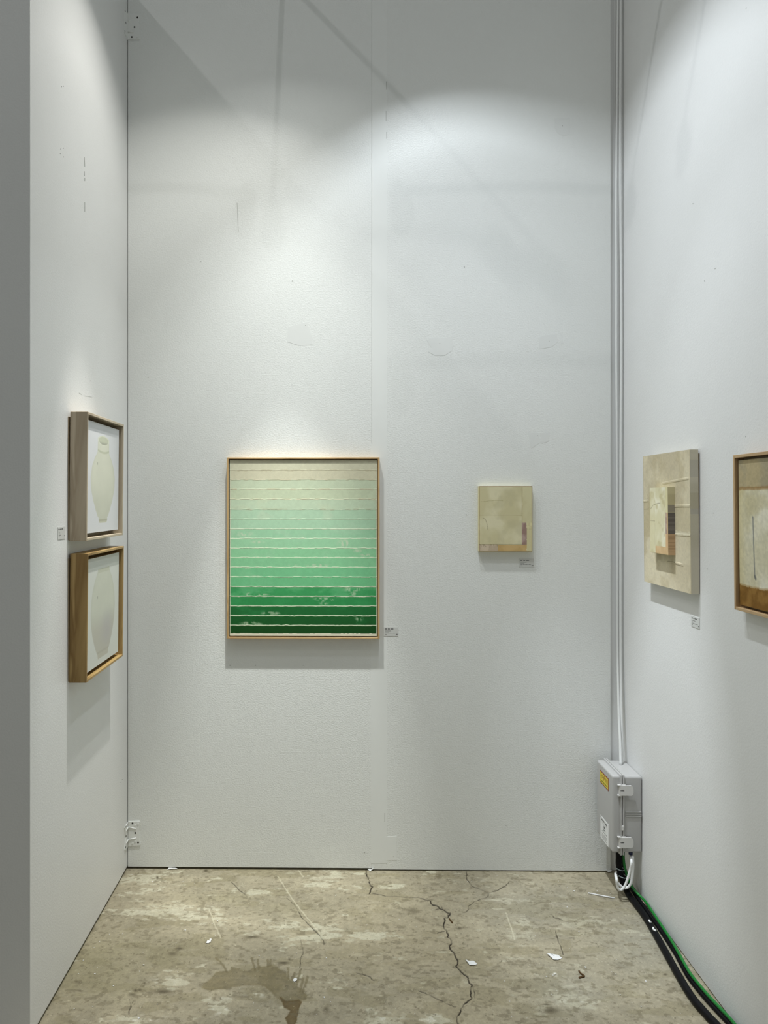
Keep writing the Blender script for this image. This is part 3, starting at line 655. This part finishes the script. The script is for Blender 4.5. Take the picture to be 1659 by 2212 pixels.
# ------------------------------------------------------------------ two boxed jar paintings on the left wall
ayn = onL(147, 1100)[0]
pt_ = at_y(188, 889, ayn); dJ = pt_.x - XL; ayf = onL(266.5, 1000, dJ)[0]
jz1 = at_y(188, 889, ayn).z; jz0 = at_y(187, 1168.5, ayn).z; kz1 = at_y(187, 1196, ayn).z; kz0 = at_y(187, 1475, ayn).z
def jar_front(prof, neck, lav, seed, bgc, jc):
    ts = np.array([p[0] for p in prof]); ws = np.array([p[1] for p in prof])
    def f(s, t_):
        c = cloth(s, t_, bgc, np.array(bgc) * 1.01, seed, 3)
        w_ = np.interp(t_, ts, ws, left=0, right=0) + (fbm(s * 0, t_ * 30, 2, seed) - .5) * .006
        cx = 0.505; x = (s - cx) / np.maximum(w_, 1e-3)
        inside = ((t_ >= ts[0]) & (t_ <= ts[-1])) * (1 - ss(.97, 1.02, np.abs(x)))
        jcol = cloth(s, t_, jc, np.array(jc) * .985, seed + 3, 5)
        jcol = mixc(jcol, np.array(jc) * .91, ss(.45, .8, t_) * .8 * (0.6 + .8 * (fbm(s * 4, t_ * 5, 3, seed + 9) - .3)))
        jcol = mixc(jcol, np.array(jc) * .955, ss(.80, 1.0, np.abs(x)) * .6)
        c = c * (1 - inside[:, None]) + jcol * inside[:, None]
        if neck:
            ex_ = (s - cx) / .172; ey = (t_ - .150) / .046; r = np.hypot(ex_, ey)
            c = mixc(c, (204, 206, 190), (1 - ss(.97, 1.03, r)))
            c = mixc(c, (186, 189, 170), (1 - ss(.80, .86, r))); c = mixc(c, (158, 160, 146), (1 - ss(.80, .86, r)) * ss(.155, .185, t_))
            c = mixc(c, (164, 168, 146), .55 * (1 - ss(.006, .014, np.abs(t_ - .262 + .02 * ((s - cx) / .17) ** 2))) * (np.abs(s - cx) < .17))
        else:
            c = mixc(c, (186, 188, 172), .9 * rect(s, t_, .34, .68, .112, .150, 3, .01))
        ft = prof[-2][0] - .012
        c = mixc(c, (190, 188, 168), .5 * inside * ss(ft, ft + .012, t_)); c = mixc(c, (158, 156, 138), .6 * inside * (1 - ss(.006, .014, np.abs(t_ - ft))))
        c = mixc(c, (120, 122, 110), .8 * (1 - ss(.6, 1, np.hypot((s - .33) / .009, (t_ - .37) / .016))))
        if lav: c = mixc(c, (168, 168, 180), .75 * inside * np.exp(-((s - .62) / .17) ** 2 - ((t_ - .72) / .13) ** 2)); c = mixc(c, (184, 180, 170), .6 * inside * ss(.5, .7, t_))
        return c
    return f
PROF1 = [(.13, .172), (.26, .178), (.275, .19), (.32, .255), (.40, .330), (.50, .368), (.60, .355), (.70, .298), (.80, .215), (.86, .155), (.868, .135), (.905, .125), (.918, .10)]
PROF2 = [(.117, .165), (.16, .20), (.22, .262), (.30, .318), (.40, .355), (.50, .368), (.60, .355), (.70, .318), (.80, .258), (.885, .185), (.90, .165), (.943, .15)]
def jar_piece(zb, zt, c1, c2, front, label, E):
    t = thing('boxed_painting', mL((ayn + ayf) / 2, 0, zb), label, 'painting')
    th = 0.008; mT = tipped(mL, (zb + zt) / 2)
    wv = wood('box_frame_wood_upright', alb(c1, .80), alb(c2, .80), (1, 1, .10), 11); wh = wood('box_frame_wood_level', alb(c1, .80), alb(c2, .80), (1, .10, 1), 11)
    box('frame_side', mT, ayn, ayn + th, 0.005, dJ, zb, zt, wv, t, 0.0008, 1); box('frame_side', mT, ayf - th, ayf, 0.005, dJ, zb, zt, wv, t, 0.0008, 1)
    box('frame_top', mT, ayn + th, ayf - th, 0.005, dJ, zt - th, zt, wh, t, 0.0008, 1); box('frame_bottom', mT, ayn + th, ayf - th, 0.005, dJ, zb, zb + th, wh, t, 0.0008, 1)
    box('backing', mT, ayn + th, ayf - th, 0.0052, 0.0085, zb + th, zt - th, wv, t)
    box('hanging_bar', mL, ayn - 0.002, ayf - 0.01, 0.0006, 0.0035, zb + 0.004, zt - 0.016, M['timber'], t)
    g_ = 0.014
    painted_panel('canvas', mT, ayn + th + g_, ayf - th - g_, zb + th + g_, zt - th - g_, dJ - 0.012, 0.012, 180, 190, front, flat(c1), E, M['paint_smooth'], t)
    return t
jar_piece(jz0, jz1, (174, 162, 142), (150, 136, 116), jar_front(PROF1, True, False, 201, (203, 204, 206), (200, 201, 186)), 'necked white jar painting in a pale ash box frame on the left wall', 0.93)
jar_piece(kz0, kz1, (160, 134, 88), (120, 94, 54), jar_front(PROF2, False, True, 221, (203, 205, 199), (198, 200, 187)), 'faint neckless jar painting in a honey-coloured wood box frame on the left wall', 0.93)

# ------------------------------------------------------------------ small captions beside the paintings
def caption(mp, a0, a1, z0, z1, label, rows, flip=False):
    """a0 is the left edge as one reads it"""
    t = thing('caption_label', mp((a0 + a1) / 2, 0, z0), label, 'label')
    box('card', mp, min(a0, a1), max(a0, a1), 0.0002, 0.0012, z0, z1, M['film'], t)
    w_, h_ = a1 - a0, z1 - z0
    for (y, hh, words, mk) in rows:
        for x0, x1 in words:
            aa, bb = a0 + w_ * x0, a0 + w_ * x1
            box('printed_word', mp, min(aa, bb), max(aa, bb), 0.0012, 0.0014, z1 - h_ * (y + hh), z1 - h_ * y, M[mk], t)
    return t
ROWS = [(.16, .075, [(.08, .23), (.28, .42), (.47, .67)], 'ink'), (.39, .05, [(.10, .20), (.23, .50)], 'ink_soft'), (.53, .04, [(.10, .36)], 'ink_soft'),
        (.65, .045, [(.10, .22), (.25, .38), (.41, .55), (.57, .61), (.64, .78)], 'ink_soft'), (.80, .05, [(.10, .20)], 'ink_soft'), (.76, .09, [(.84, .96)], 'ink_soft')]
ROWS_S = [(.14, .065, [(.08, .23), (.30, .45), (.50, .70)], 'ink'), (.39, .04, [(.12, .28)], 'ink_soft'), (.52, .045, [(.12, .28)], 'ink_soft'), (.64, .045, [(.12, .40)], 'ink_soft'), (.77, .045, [(.12, .22)], 'ink_soft'), (.70, .08, [(.86, .95)], 'ink_soft')]
a0, z1 = onB(829, 1354.5); a1, z0 = onB(860, 1374)
caption(mB, a0, a1, z0, z1, 'clear caption label just below right of the green striped painting', ROWS)
a0, z1 = onB(1121, 1206.5); a1, z0 = onB(1153.5, 1225.5)
caption(mB, a0, a1, z0, z1, 'clear caption label in the shadow under the small cream panel', ROWS)
a0, z1 = onL(124.3, 1139); a1, z0 = onL(139.7, 1163.5)
caption(mL, a0, a1, z0, z1, 'caption label beside the pale ash boxed jar painting', ROWS_S)
a0, _ = onR(1493.5, 1340); a1, z0 = onR(1512, 1359); _, z1 = onR(1511.5, 1335.5)
caption(mR, a0, a1, z0, z1, 'caption label under the layered canvas on the right wall', ROWS)

# ------------------------------------------------------------------ corner brackets
def bracket(top, label):
    if top:
        ou = [(275.5, 86), (301, 86), (302.3, 84), (302, 60), (300, 52), (302, 44), (302, 33), (300, 31), (278, 31), (275.5, 28)]
        li = [(275, 86), (267.8, 70), (267.8, 17), (272, 24), (275, 32)]
        holes = [(297, 37.8, 1), (290.7, 58.7, 1), (284.7, 80, 1), (285.2, 37.5, 0), (279, 45.4, 0), (296.3, 80, 0)]
        lh = [(270.4, 23.9), (271.9, 49.4), (270, 67.6)]; ribs = [[(277, 71.2), (289, 70.3)]]
    else:
        ou = [(277.5, 1826.5), (302.5, 1825.5), (304, 1823), (301.5, 1808), (301, 1795), (303.5, 1776), (302, 1773), (277.5, 1774)]
        li = [(276, 1826.5), (270.3, 1838), (268.6, 1835), (270.5, 1808), (268.4, 1788), (276, 1775)]
        holes = [(286.2, 1778.6, 1), (292.3, 1799.4, 1), (298.3, 1820, 1), (298, 1779.4, 0), (291.9, 1782.7, 0), (286.2, 1821.5, 0), (292, 1817, 0)]
        lh = [(272, 1786), (272.5, 1806), (271.6, 1830)]; ribs = [[(277.5, 1786), (294.5, 1789.5)], [(277.5, 1813), (294.5, 1809.5)]]
    a_, z_ = onB(276, ou[0][1])
    t = thing('corner_bracket', mB(a_, 0, z_), label, 'bracket', 'corner brackets')
    poly('back_flange', mB, [onB(u, v) for u, v in ou], 0.0, 0.0035, M['bracket'], t)
    poly('side_flange', mL, [onL(u, v) for u, v in li], 0.0, 0.003, M['bracket'], t)
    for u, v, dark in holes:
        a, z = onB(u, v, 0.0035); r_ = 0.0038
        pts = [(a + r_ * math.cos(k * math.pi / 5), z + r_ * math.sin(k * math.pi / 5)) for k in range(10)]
        poly('hole_shade' if dark else 'screw_head', mB, pts, 0.003, 0.0040 if dark else 0.0052, M['hole_shade'] if dark else M['bracket'], t)  # dark discs stand for shaded holes, the pale ones are screw heads
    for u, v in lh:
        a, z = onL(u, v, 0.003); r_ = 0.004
        poly('hole_shade', mL, [(a + r_ * math.cos(k * math.pi / 4), z + r_ * math.sin(k * math.pi / 4)) for k in range(8)], 0.002, 0.0034, M['hole_shade'], t)  # flat dark disc painted as the shade of a flange hole
    for rb in ribs:
        (a0, z0), (a1, z1) = onB(*rb[0]), onB(*rb[1])
        tube('rib', [mB(a0, .0035, z0), mB(a1, .0035, z1)], 0.0028, M['bracket'], t, 8, 2)
        if not top: y0, q0 = onL(271, rb[0][1] + 9); tube('rib', [mB(a0, .0035, z0), mL(y0, .003, q0)], 0.0026, M['bracket'], t, 8, 2)
    return t
bracket(True, 'white painted corner bracket high up where left and back walls meet')
bracket(False, 'white painted corner bracket low down near the floor in the left corner')

# ------------------------------------------------------------------ electrical box
eN, ez1 = onR(1388, 1676.5); _, ez0 = onR(1388, 1844)
eD = d_at(1323, eN, 0.32); eF, _ = onR(1289, 1700, eD)
t = thing('electrical_box', mR((eN + eF) / 2, 0, ez0), 'grey plastic electrical enclosure with two latches and a yellow warning sticker', 'electrical box')
k_ = eD / 65.0                                            # metres per pixel on the near face
dS_ = (1388 - 1343.6) * k_
box('body', mR, eF, eN, 0.0012, dS_ - 0.0015, ez0 + 0.002, ez1 - 0.002, M['box'], t, 0.009, 4, True)
lid = box('lid', mR, eF, eN, dS_ + 0.001, eD, ez0 + 0.001, ez1 - 0.001, M['box'], t, 0.0085, 4, True)
box('seal', mR, eF + 0.001, eN - 0.0003, dS_ - 0.0016, dS_ + 0.0012, ez0 + .002, ez1 - .002, M['black'], t)
def rim(d0, d1, e=0.006): return box('rim', mR, eF - e * .6, eN + e, d0, d1, ez0 - e * .9, ez1 + e * .9, M['box'], t, 0.0022, 2, True)
rim(dS_ + 0.0008, dS_ + 0.0085); rim(dS_ - 0.0075, dS_ - 0.0012)
for v in (1754.5, 1759.2, 1763.6):
    _, zz_ = onR(1388, v); box('groove_rib', mR, eN - 0.001, eN + 0.0022, 0.004, (1388 - 1350) * k_, zz_ - 0.0022, zz_ + 0.0022, M['box'], t, 0.0008, 1)
def mN(a, d, z): return mR(eN + d, a, z)     # on the near face: a = off the wall, d = towards the viewer
def zpx(v): return CAMH - (v - PPV) * k_ * 1.0
for vt, vb in ((1694, 1718.5), (1806, 1831)):
    zt_, zb_ = onR(1388, vt)[1], onR(1388, vb)[1]; zm = (zt_ + zb_) / 2; hh = (zt_ - zb_) / 2
    dl, dr = (1388 - 1338.0) * k_, (1388 - 1366) * k_
    pts = [(dl, zm + hh * .88), (dr + .008, zm + hh * .92), (dr + .003, zm + hh * .72), (dr, zm + hh * .25), (dr, zm - hh * .35), (dr + .003, zm - hh * .75), (dr + .009, zm - hh * .88), (dl, zm - hh * .82), (dl, zm - .0018), (dl - .014, zm - .0018), (dl - .014, zm + .0018), (dl, zm + .0018)]
    lt = poly('latch', mN, pts, 0.007, 0.012, M['latch'], t); lt['label'] = 'pale grey plastic latch clip'
    for za, zb2 in ((zm + hh * .82, zm + hh), (zm - hh, zm - hh * .80)):
        box('hinge_ear', mN, dl - .004, dl + .009, 0.001, 0.0115, za, zb2, M['latch'], lt, .0006, 1); 
        box('hinge_ear', mN, dl - .0215, dl - .0055, 0.001, 0.0085, za, zb2, M['latch'], lt, .0006, 1)
    box('hinge_pin', mN, dl - .001, dl + .004, 0.001, 0.0105, zm - hh * .8, zm + hh * .8, M['latch'], lt, .0008, 1)
box('catch_tab', mN, dS_ - .006, dS_ + .004, 0.001, 0.0075, onR(1388, 1793)[1], onR(1388, 1783)[1], M['latch'], t, .0015, 2)
# stickers on the door (door faces away from the wall)
def mD(a, d, z): return mR(a, eD + d, z)
wa0, _ = onR(1296, 1680, eD); wa1, wz1 = onR(1315, 1682.5, eD); _, wz0 = onR(1315, 1709, eD)
lb = box('warning_sticker', mD, wa0, wa1, 0.0002, 0.0009, wz0, wz1, M['red'], t); lb['label'] = 'yellow electrical warning sticker with red border'
ww, wh_ = wa1 - wa0, wz1 - wz0
box('yellow_field', mD, wa0 + ww * .045, wa1 - ww * .045, 0.0009, 0.0011, wz0 + wh_ * .08, wz1 - wh_ * .08, M['yellow'], lb)
text_obj('lettering', '전기', mD, wa0 + ww * .12, wa0 + ww * .41, wz0 + wh_ * .42, wz0 + wh_ * .80, 0.0013, M['red'], lb)
text_obj('lettering', '위험', mD, wa0 + ww * .61, wa0 + ww * .90, wz0 + wh_ * .42, wz0 + wh_ * .80, 0.0013, M['red'], lb)
poly('lightning_bolt', mD, [(wa0 + ww * x, wz0 + wh_ * y) for x, y in ((.54, .90), (.45, .62), (.50, .62), (.46, .36), (.57, .68), (.52, .68), (.58, .90))], 0.0011, 0.0013, M['red'], lb)
for i in range(9): box('small_print', mD, wa0 + ww * (.12 + .088 * i), wa0 + ww * (.185 + .088 * i), 0.0011, 0.0012, wz0 + wh_ * .17, wz0 + wh_ * .29, M['olive'], lb)
ia0, _ = onR(1297.5, 1790, eD); ia1, iz1 = onR(1315, 1782, eD); _, iz0 = onR(1315, 1830.5, eD)
ib = box('info_sticker', mD, ia0, ia1, 0.0002, 0.0010, iz0, iz1, M['sticker'], t); ib['label'] = 'white printed information sticker'
iw, ih = ia1 - ia0, iz1 - iz0
for x0, x1, y0, y1, mk in ((.14, .50, .84, .92, 'ink_soft'), (.55, .84, .82, .91, 'ink_soft'), (.10, .90, .755, .765, 'ink_soft'), (.42, .60, .58, .70, 'ink_soft'), (.40, .62, .48, .54, 'ink_soft'), (.22, .80, .38, .41, 'ink_soft'), (.18, .80, .26, .28, 'ink_soft'), (.18, .84, .20, .22, 'ink_soft'), (.18, .72, .14, .16, 'ink_soft'), (.18, .80, .08, .10, 'ink_soft'), (.02, .10, .95, .99, 'ink')):
    box('small_print', mD, ia0 + iw * x0, ia0 + iw * x1, 0.0010, 0.0011, iz0 + ih * y0, iz0 + ih * y1, M[mk], ib)
aM = eN - 0.045
gl = mR(eN - 0.016, (1388 - 1365.5) * k_, ez0)
tube('cable_gland', [gl + Vector((0, 0, .004)), gl + Vector((0, 0, -.011))], 0.0075, M['blue'], t, 10, 2)

# ------------------------------------------------------------------ cables
YC = (mR(aM, 0, 0)).y
g = 0.0048
wp = [gl + Vector((0, 0, 0.0)), gl + Vector((0, 0, -.018))] + [at_y(u, v, YC - 0.060) for u, v in ((1364, 1862), (1361.5, 1877), (1356, 1898), (1349, 1915), (1342, 1922), (1336, 1920), (1333, 1912), (1332, 1900))] + \
     [at_y(u, v, YC + dy) for u, v, dy in ((1330.5, 1891, -.035), (1330, 1887, .004), (1335, 1884, .03), (1330.2, 1886, .016), (1329.8, 1892, -.022))] + [at_y(u, v, YC - 0.046) for u, v in ((1332, 1901), (1334, 1906), (1338, 1911), (1347.5, 1918), (1357, 1916), (1363.5, 1906), (1366, 1890), (1367.5, 1870), (1366.5, 1850))]
tag(tube('white_cable', wp, g, M['plastic_white'], None, 10, 8, origin=wp[0]), 'white cable looped twice below the grey electrical box', 'cable')
rb_ = 0.0112
bp = [at_y(1336.5, v, YC - 0.01) for v in (1838, 1852, 1868)] + [at_y(1340, 1887, YC - 0.012), at_y(1346.5, 1908, YC - .02)] + [at_z(u, v, rb_) for u, v in ((1358, 1932), (1374, 1953), (1392, 1977), (1412, 2010), (1440, 2060), (1468, 2110), (1496, 2155), (1530, 2195), (1553, 2219), (1620, 2290))]
tag(tube('power_cable', bp, rb_, M['black'], None, 12, 8, origin=bp[-1]), 'thick black power cable from the electrical box along the right wall', 'cable')
r2, r3 = 0.0070, 0.0050
gp = [at_y(1347, v, YC - 0.014) for v in (1838, 1855)] + [at_y(1350, 1875, YC - 0.018), at_y(1357, 1897, YC - .026), at_y(1369, 1921, YC - .04)]
gfl = [at_z(u + 5, v, h) for u, v, h in ((1384, 1947, .021), (1399, 1969, .021), (1413, 1990, .0206), (1434, 2022, .0206), (1452, 2052, .0206), (1466, 2078, .0206), (1480, 2102, .0206), (1497, 2124, .0206), (1519, 2150, .0206), (1543, 2176, .0206), (1562, 2196, .0206), (1578, 2215, .0206), (1650, 2310, .0206))]
gfl = [p - NR * 0.008 for p in gfl]
gp += gfl
tag(tube('earth_cable', gp, r3, M['green'], None, 10, 8, origin=gp[-1]), 'green cable running beside the black cables along the right wall', 'cable')
bp2 = [at_y(1342, v, YC + 0.014) for v in (1838, 1858)] + [at_y(1346, 1880, YC + .018), at_y(1351, 1902, YC + .020), at_y(1362, 1918, YC + .008)] + [Vector((p.x - k_x, p.y, r2)) for p, k_x in zip(gfl[1:], (.0070, .0055, .0045) + (.003,) * 20)]
tag(tube('power_cable', bp2, r2, M['black'], None, 10, 8, origin=bp2[-1]), 'thinner black cable lying under the green cable by the right wall', 'cable')
def tie(u0, u1, v, yoff, label):
    p0 = at_y(u0, v, YC + yoff); p1 = at_y(u1, v + 1.5, YC + yoff); c = (p0 + p1) / 2; w_ = (p1 - p0).length / 2
    pts = [c + (p1 - p0).normalized() * w_ * math.cos(k * math.pi / 10) + Vector((0, 1, 0)) * 0.017 * math.sin(k * math.pi / 10) for k in range(21)]
    bm = tube_bm(bmesh.new(), pts, 0.0014, 6, 0)
    tube_bm(bm, [p0 + Vector((-.003, -.004, 0)), p0 + Vector((.002, -.004, 0))], 0.0026, 6, 0)
    tag(obj_bm('cable_tie', bm, M['tie'], None, True, c), label, 'cable tie')
tie(1332.5, 1348, 1875.5, -0.012, 'upper pale cable tie around the black cables below the box')
tie(1337.5, 1353, 1891.5, -0.018, 'lower pale cable tie around the black cables just above the floor')
# white tape bits on the power cable
for uv, lab in ((((1402, 1988), (1404, 1991), (1406, 1993)), 'oval white paper bit stuck on the thick black cable'), (((1411, 2004), (1412, 2008), (1417, 2011)), 'hooked white paper bit stuck on the thick black cable')):
    p = [at_z(u, v, 0.023) for u, v in uv]
    bm = bmesh.new(); tube_bm(bm, p, 0.0035, 6, 0)
    tag(obj_bm('paper_scrap', bm, M['paper'], None, False, p[0]), lab, 'paper scrap', 'paper bits on the black cable')
# white cables down the back right corner
c1p = [(1333, -40), (1335, 0), (1334, 100), (1333.2, 200), (1332, 330), (1331, 480), (1331.5, 600), (1331.5, 760), (1332.6, 900), (1333.4, 1050), (1334, 1200), (1334.4, 1400), (1336.5, 1530), (1339.5, 1600), (1340.8, 1650)]
c2p = [(1342, -40), (1341, 0), (1340.8, 100), (1340.2, 200), (1340, 330), (1340.6, 480), (1341.8, 600), (1342.4, 760), (1341.4, 900), (1340.8, 1050), (1340.6, 1200), (1340.8, 1400), (1342.2, 1530), (1343.4, 1600), (1343.2, 1650)]
def corner_cable(pts, off, label, fwd=0.0):
    P = [at_y(u, v, YB - off - (fwd * max(0.0, (v - 1450) / 200))) for u, v in pts]
    P[-1] = at_y(pts[-1][0], pts[-1][1], YB - off - fwd); P[-1].z = ez1 - 0.006
    tag(tube('white_cable', P, 0.0050, M['plastic_white'], None, 10, 6, origin=P[-1]), label, 'cable')
corner_cable(c1p, 0.007, 'white cable down the back right corner, running beside the back wall', 0.085)
corner_cable(c2p, 0.021, 'white cable down the back right corner, lying against the right wall', 0.055)

# ------------------------------------------------------------------ litter on the floor
def scrap(name, pts, label, cat, mat='paper', lift=0.006, th=0.0006, curl=None):
    """thin curled sheet from a floor outline given in frame coordinates"""
    P = [at_z(u, v) for u, v in pts]; c = sum(P, Vector()) / len(P)
    bm = bmesh.new(); r = random.Random(len(pts) * 7 + int(pts[0][0]))
    top = []; bot = []
    for i, p in enumerate(P):
        h = (curl[i] if curl else r.random()) * lift + 0.0012
        top.append(bm.verts.new(p + Vector((0, 0, h + th)))); bot.append(bm.verts.new(p + Vector((0, 0, h))))
    ct = bm.verts.new(c + Vector((0, 0, th + .0014 + lift * .15))); cb = bm.verts.new(c + Vector((0, 0, .0006)))
    n = len(P)
    for i in range(n):
        j = (i + 1) % n
        bm.faces.new((top[i], top[j], ct)); bm.faces.new((bot[j], bot[i], cb)); bm.faces.new((top[j], top[i], bot[i], bot[j]))
    bmesh.ops.recalc_face_normals(bm, faces=bm.faces)
    return tag(obj_bm(name, bm, M[mat], None, False, (c.x, c.y, 0)), label, cat)
scrap('paper_scrap', [(1005.5, 2077), (1012, 2077.5), (1023, 2079), (1031, 2084), (1026, 2086), (1014, 2086.5)], 'creased white paper scrap beside the long floor crack', 'paper scrap', curl=[1, .3, .7, .2, .1, .3])
scrap('paper_scrap', [(1181, 2063), (1187, 2061), (1193, 2065), (1199, 2063.5), (1206, 2067), (1214, 2071), (1206, 2074.5), (1196, 2074.5)], 'torn white paper scrap at the end of the thin dark scratch', 'paper scrap', curl=[.8, .2, .9, .2, .8, .1, .1, .2])
scrap('paper_scrap', [(445, 2038), (449, 2033), (452, 2034), (453, 2031), (457, 2030), (455, 2036), (450, 2039)], 'small torn white paper scrap on the chalky left side of the floor', 'paper scrap', curl=[.1, .6, .2, .8, .3, .2, .1])
scrap('paper_scrap', [(632, 2118), (637, 2115), (642, 2117), (640, 2121), (635, 2122)], 'small white flake beside the dark wet stain', 'paper scrap')
scrap('paint_shred', [(361, 1879.5), (365, 1877.2), (378, 1876.6), (384, 1878), (372, 1879)], 'torn white paint shred at the foot of the back wall near the left corner', 'paint shred', lift=.008)
scrap('paint_shred', [(794, 1880), (797, 1879), (806, 1880), (807, 1882), (800, 1882.4)], 'white paint shred on the floor under the back wall joint', 'paint shred', lift=.010)
scrap('paint_shred', [(1307, 1885), (1312, 1882.5), (1318, 1883), (1323, 1885), (1314, 1886)], 'white paint shred at the foot of the back wall beside the electrical box', 'paint shred', lift=.012)
def stick(name, pts, r, mat, label, cat):
    P = [at_z(u, v, r) for u, v in pts]; return tag(tube(name, P, r, M[mat], None, 6, 2, origin=(P[0].x, P[0].y, 0)), label, cat)
stick('plastic_strip', [(1270.5, 1929), (1298, 1934.5), (1327.5, 1940)], 0.0028, 'paper', 'straight thin white plastic strip on the floor near the electrical box', 'strip')
stick('twig', [(970.5, 1984.5), (974, 1989), (977.5, 1993.5)], 0.0026, 'brown', 'short straight brown stick beside the floor crack', 'twig')
stick('twig', [(1250.5, 2097), (1255, 2103), (1262.5, 2108.5), (1257, 2110), (1250.5, 2112)], 0.0026, 'brown', 'bent brown twig shaped like a V on the floor', 'twig')
# loose paint crumbs
rnd = random.Random(4); bm = bmesh.new()
spots = [(230, 1965), (470, 1990), (640, 2060), (705, 2070), (700, 2155), (560, 2065), (400, 2010), (330, 1905), (395, 1905), (285, 1890), (1010, 1905), (1290, 1925), (1310, 1900), (1240, 1925), (1225, 1960), (1226, 1995), (1250, 2013), (1365, 1977), (1265, 2090), (1330, 2105), (1195, 2108), (1200, 2105), (1180, 2110), (1090, 2120), (935, 1966), (1385, 2175), (1470, 2190), (1340, 2150), (205, 2104), (170, 2104), (245, 2130), (310, 2085), (130, 2150), (160, 2180), (200, 2175), (340, 2170), (255, 2020), (215, 2035), (225, 2032), (180, 2075), (265, 2018), (300, 2200), (1395, 2120)]
for i in range(150): spots.append((rnd.uniform(150, 1450), rnd.uniform(1890, 2210)))
for i, (u, v) in enumerate(spots):
    p = at_z(u, v)
    if not (XL + 0.02 < p.x < XR - 0.10): continue
    r = rnd.uniform(.0016, .0034) if i < 43 else rnd.uniform(.0007, .0017)
    vs_ = [bm.verts.new(p + Vector((rnd.uniform(.5, 1.3) * r * math.cos(k * 1.571 + .4), rnd.uniform(.6, 1.4) * r * math.sin(k * 1.571 + .4), .0008 + rnd.random() * r * .6))) for k in range(4)]
    tp = bm.verts.new(p + Vector((0, 0, .001 + r * .7)))
    for k in range(4): bm.faces.new((vs_[k], vs_[(k + 1) % 4], tp))
    bm.faces.new(vs_[::-1])
tag(obj_bm('paint_crumbs', bm, M['paper'], None), 'scattered white paint crumbs all over the concrete floor', 'paint crumbs', kind='stuff')
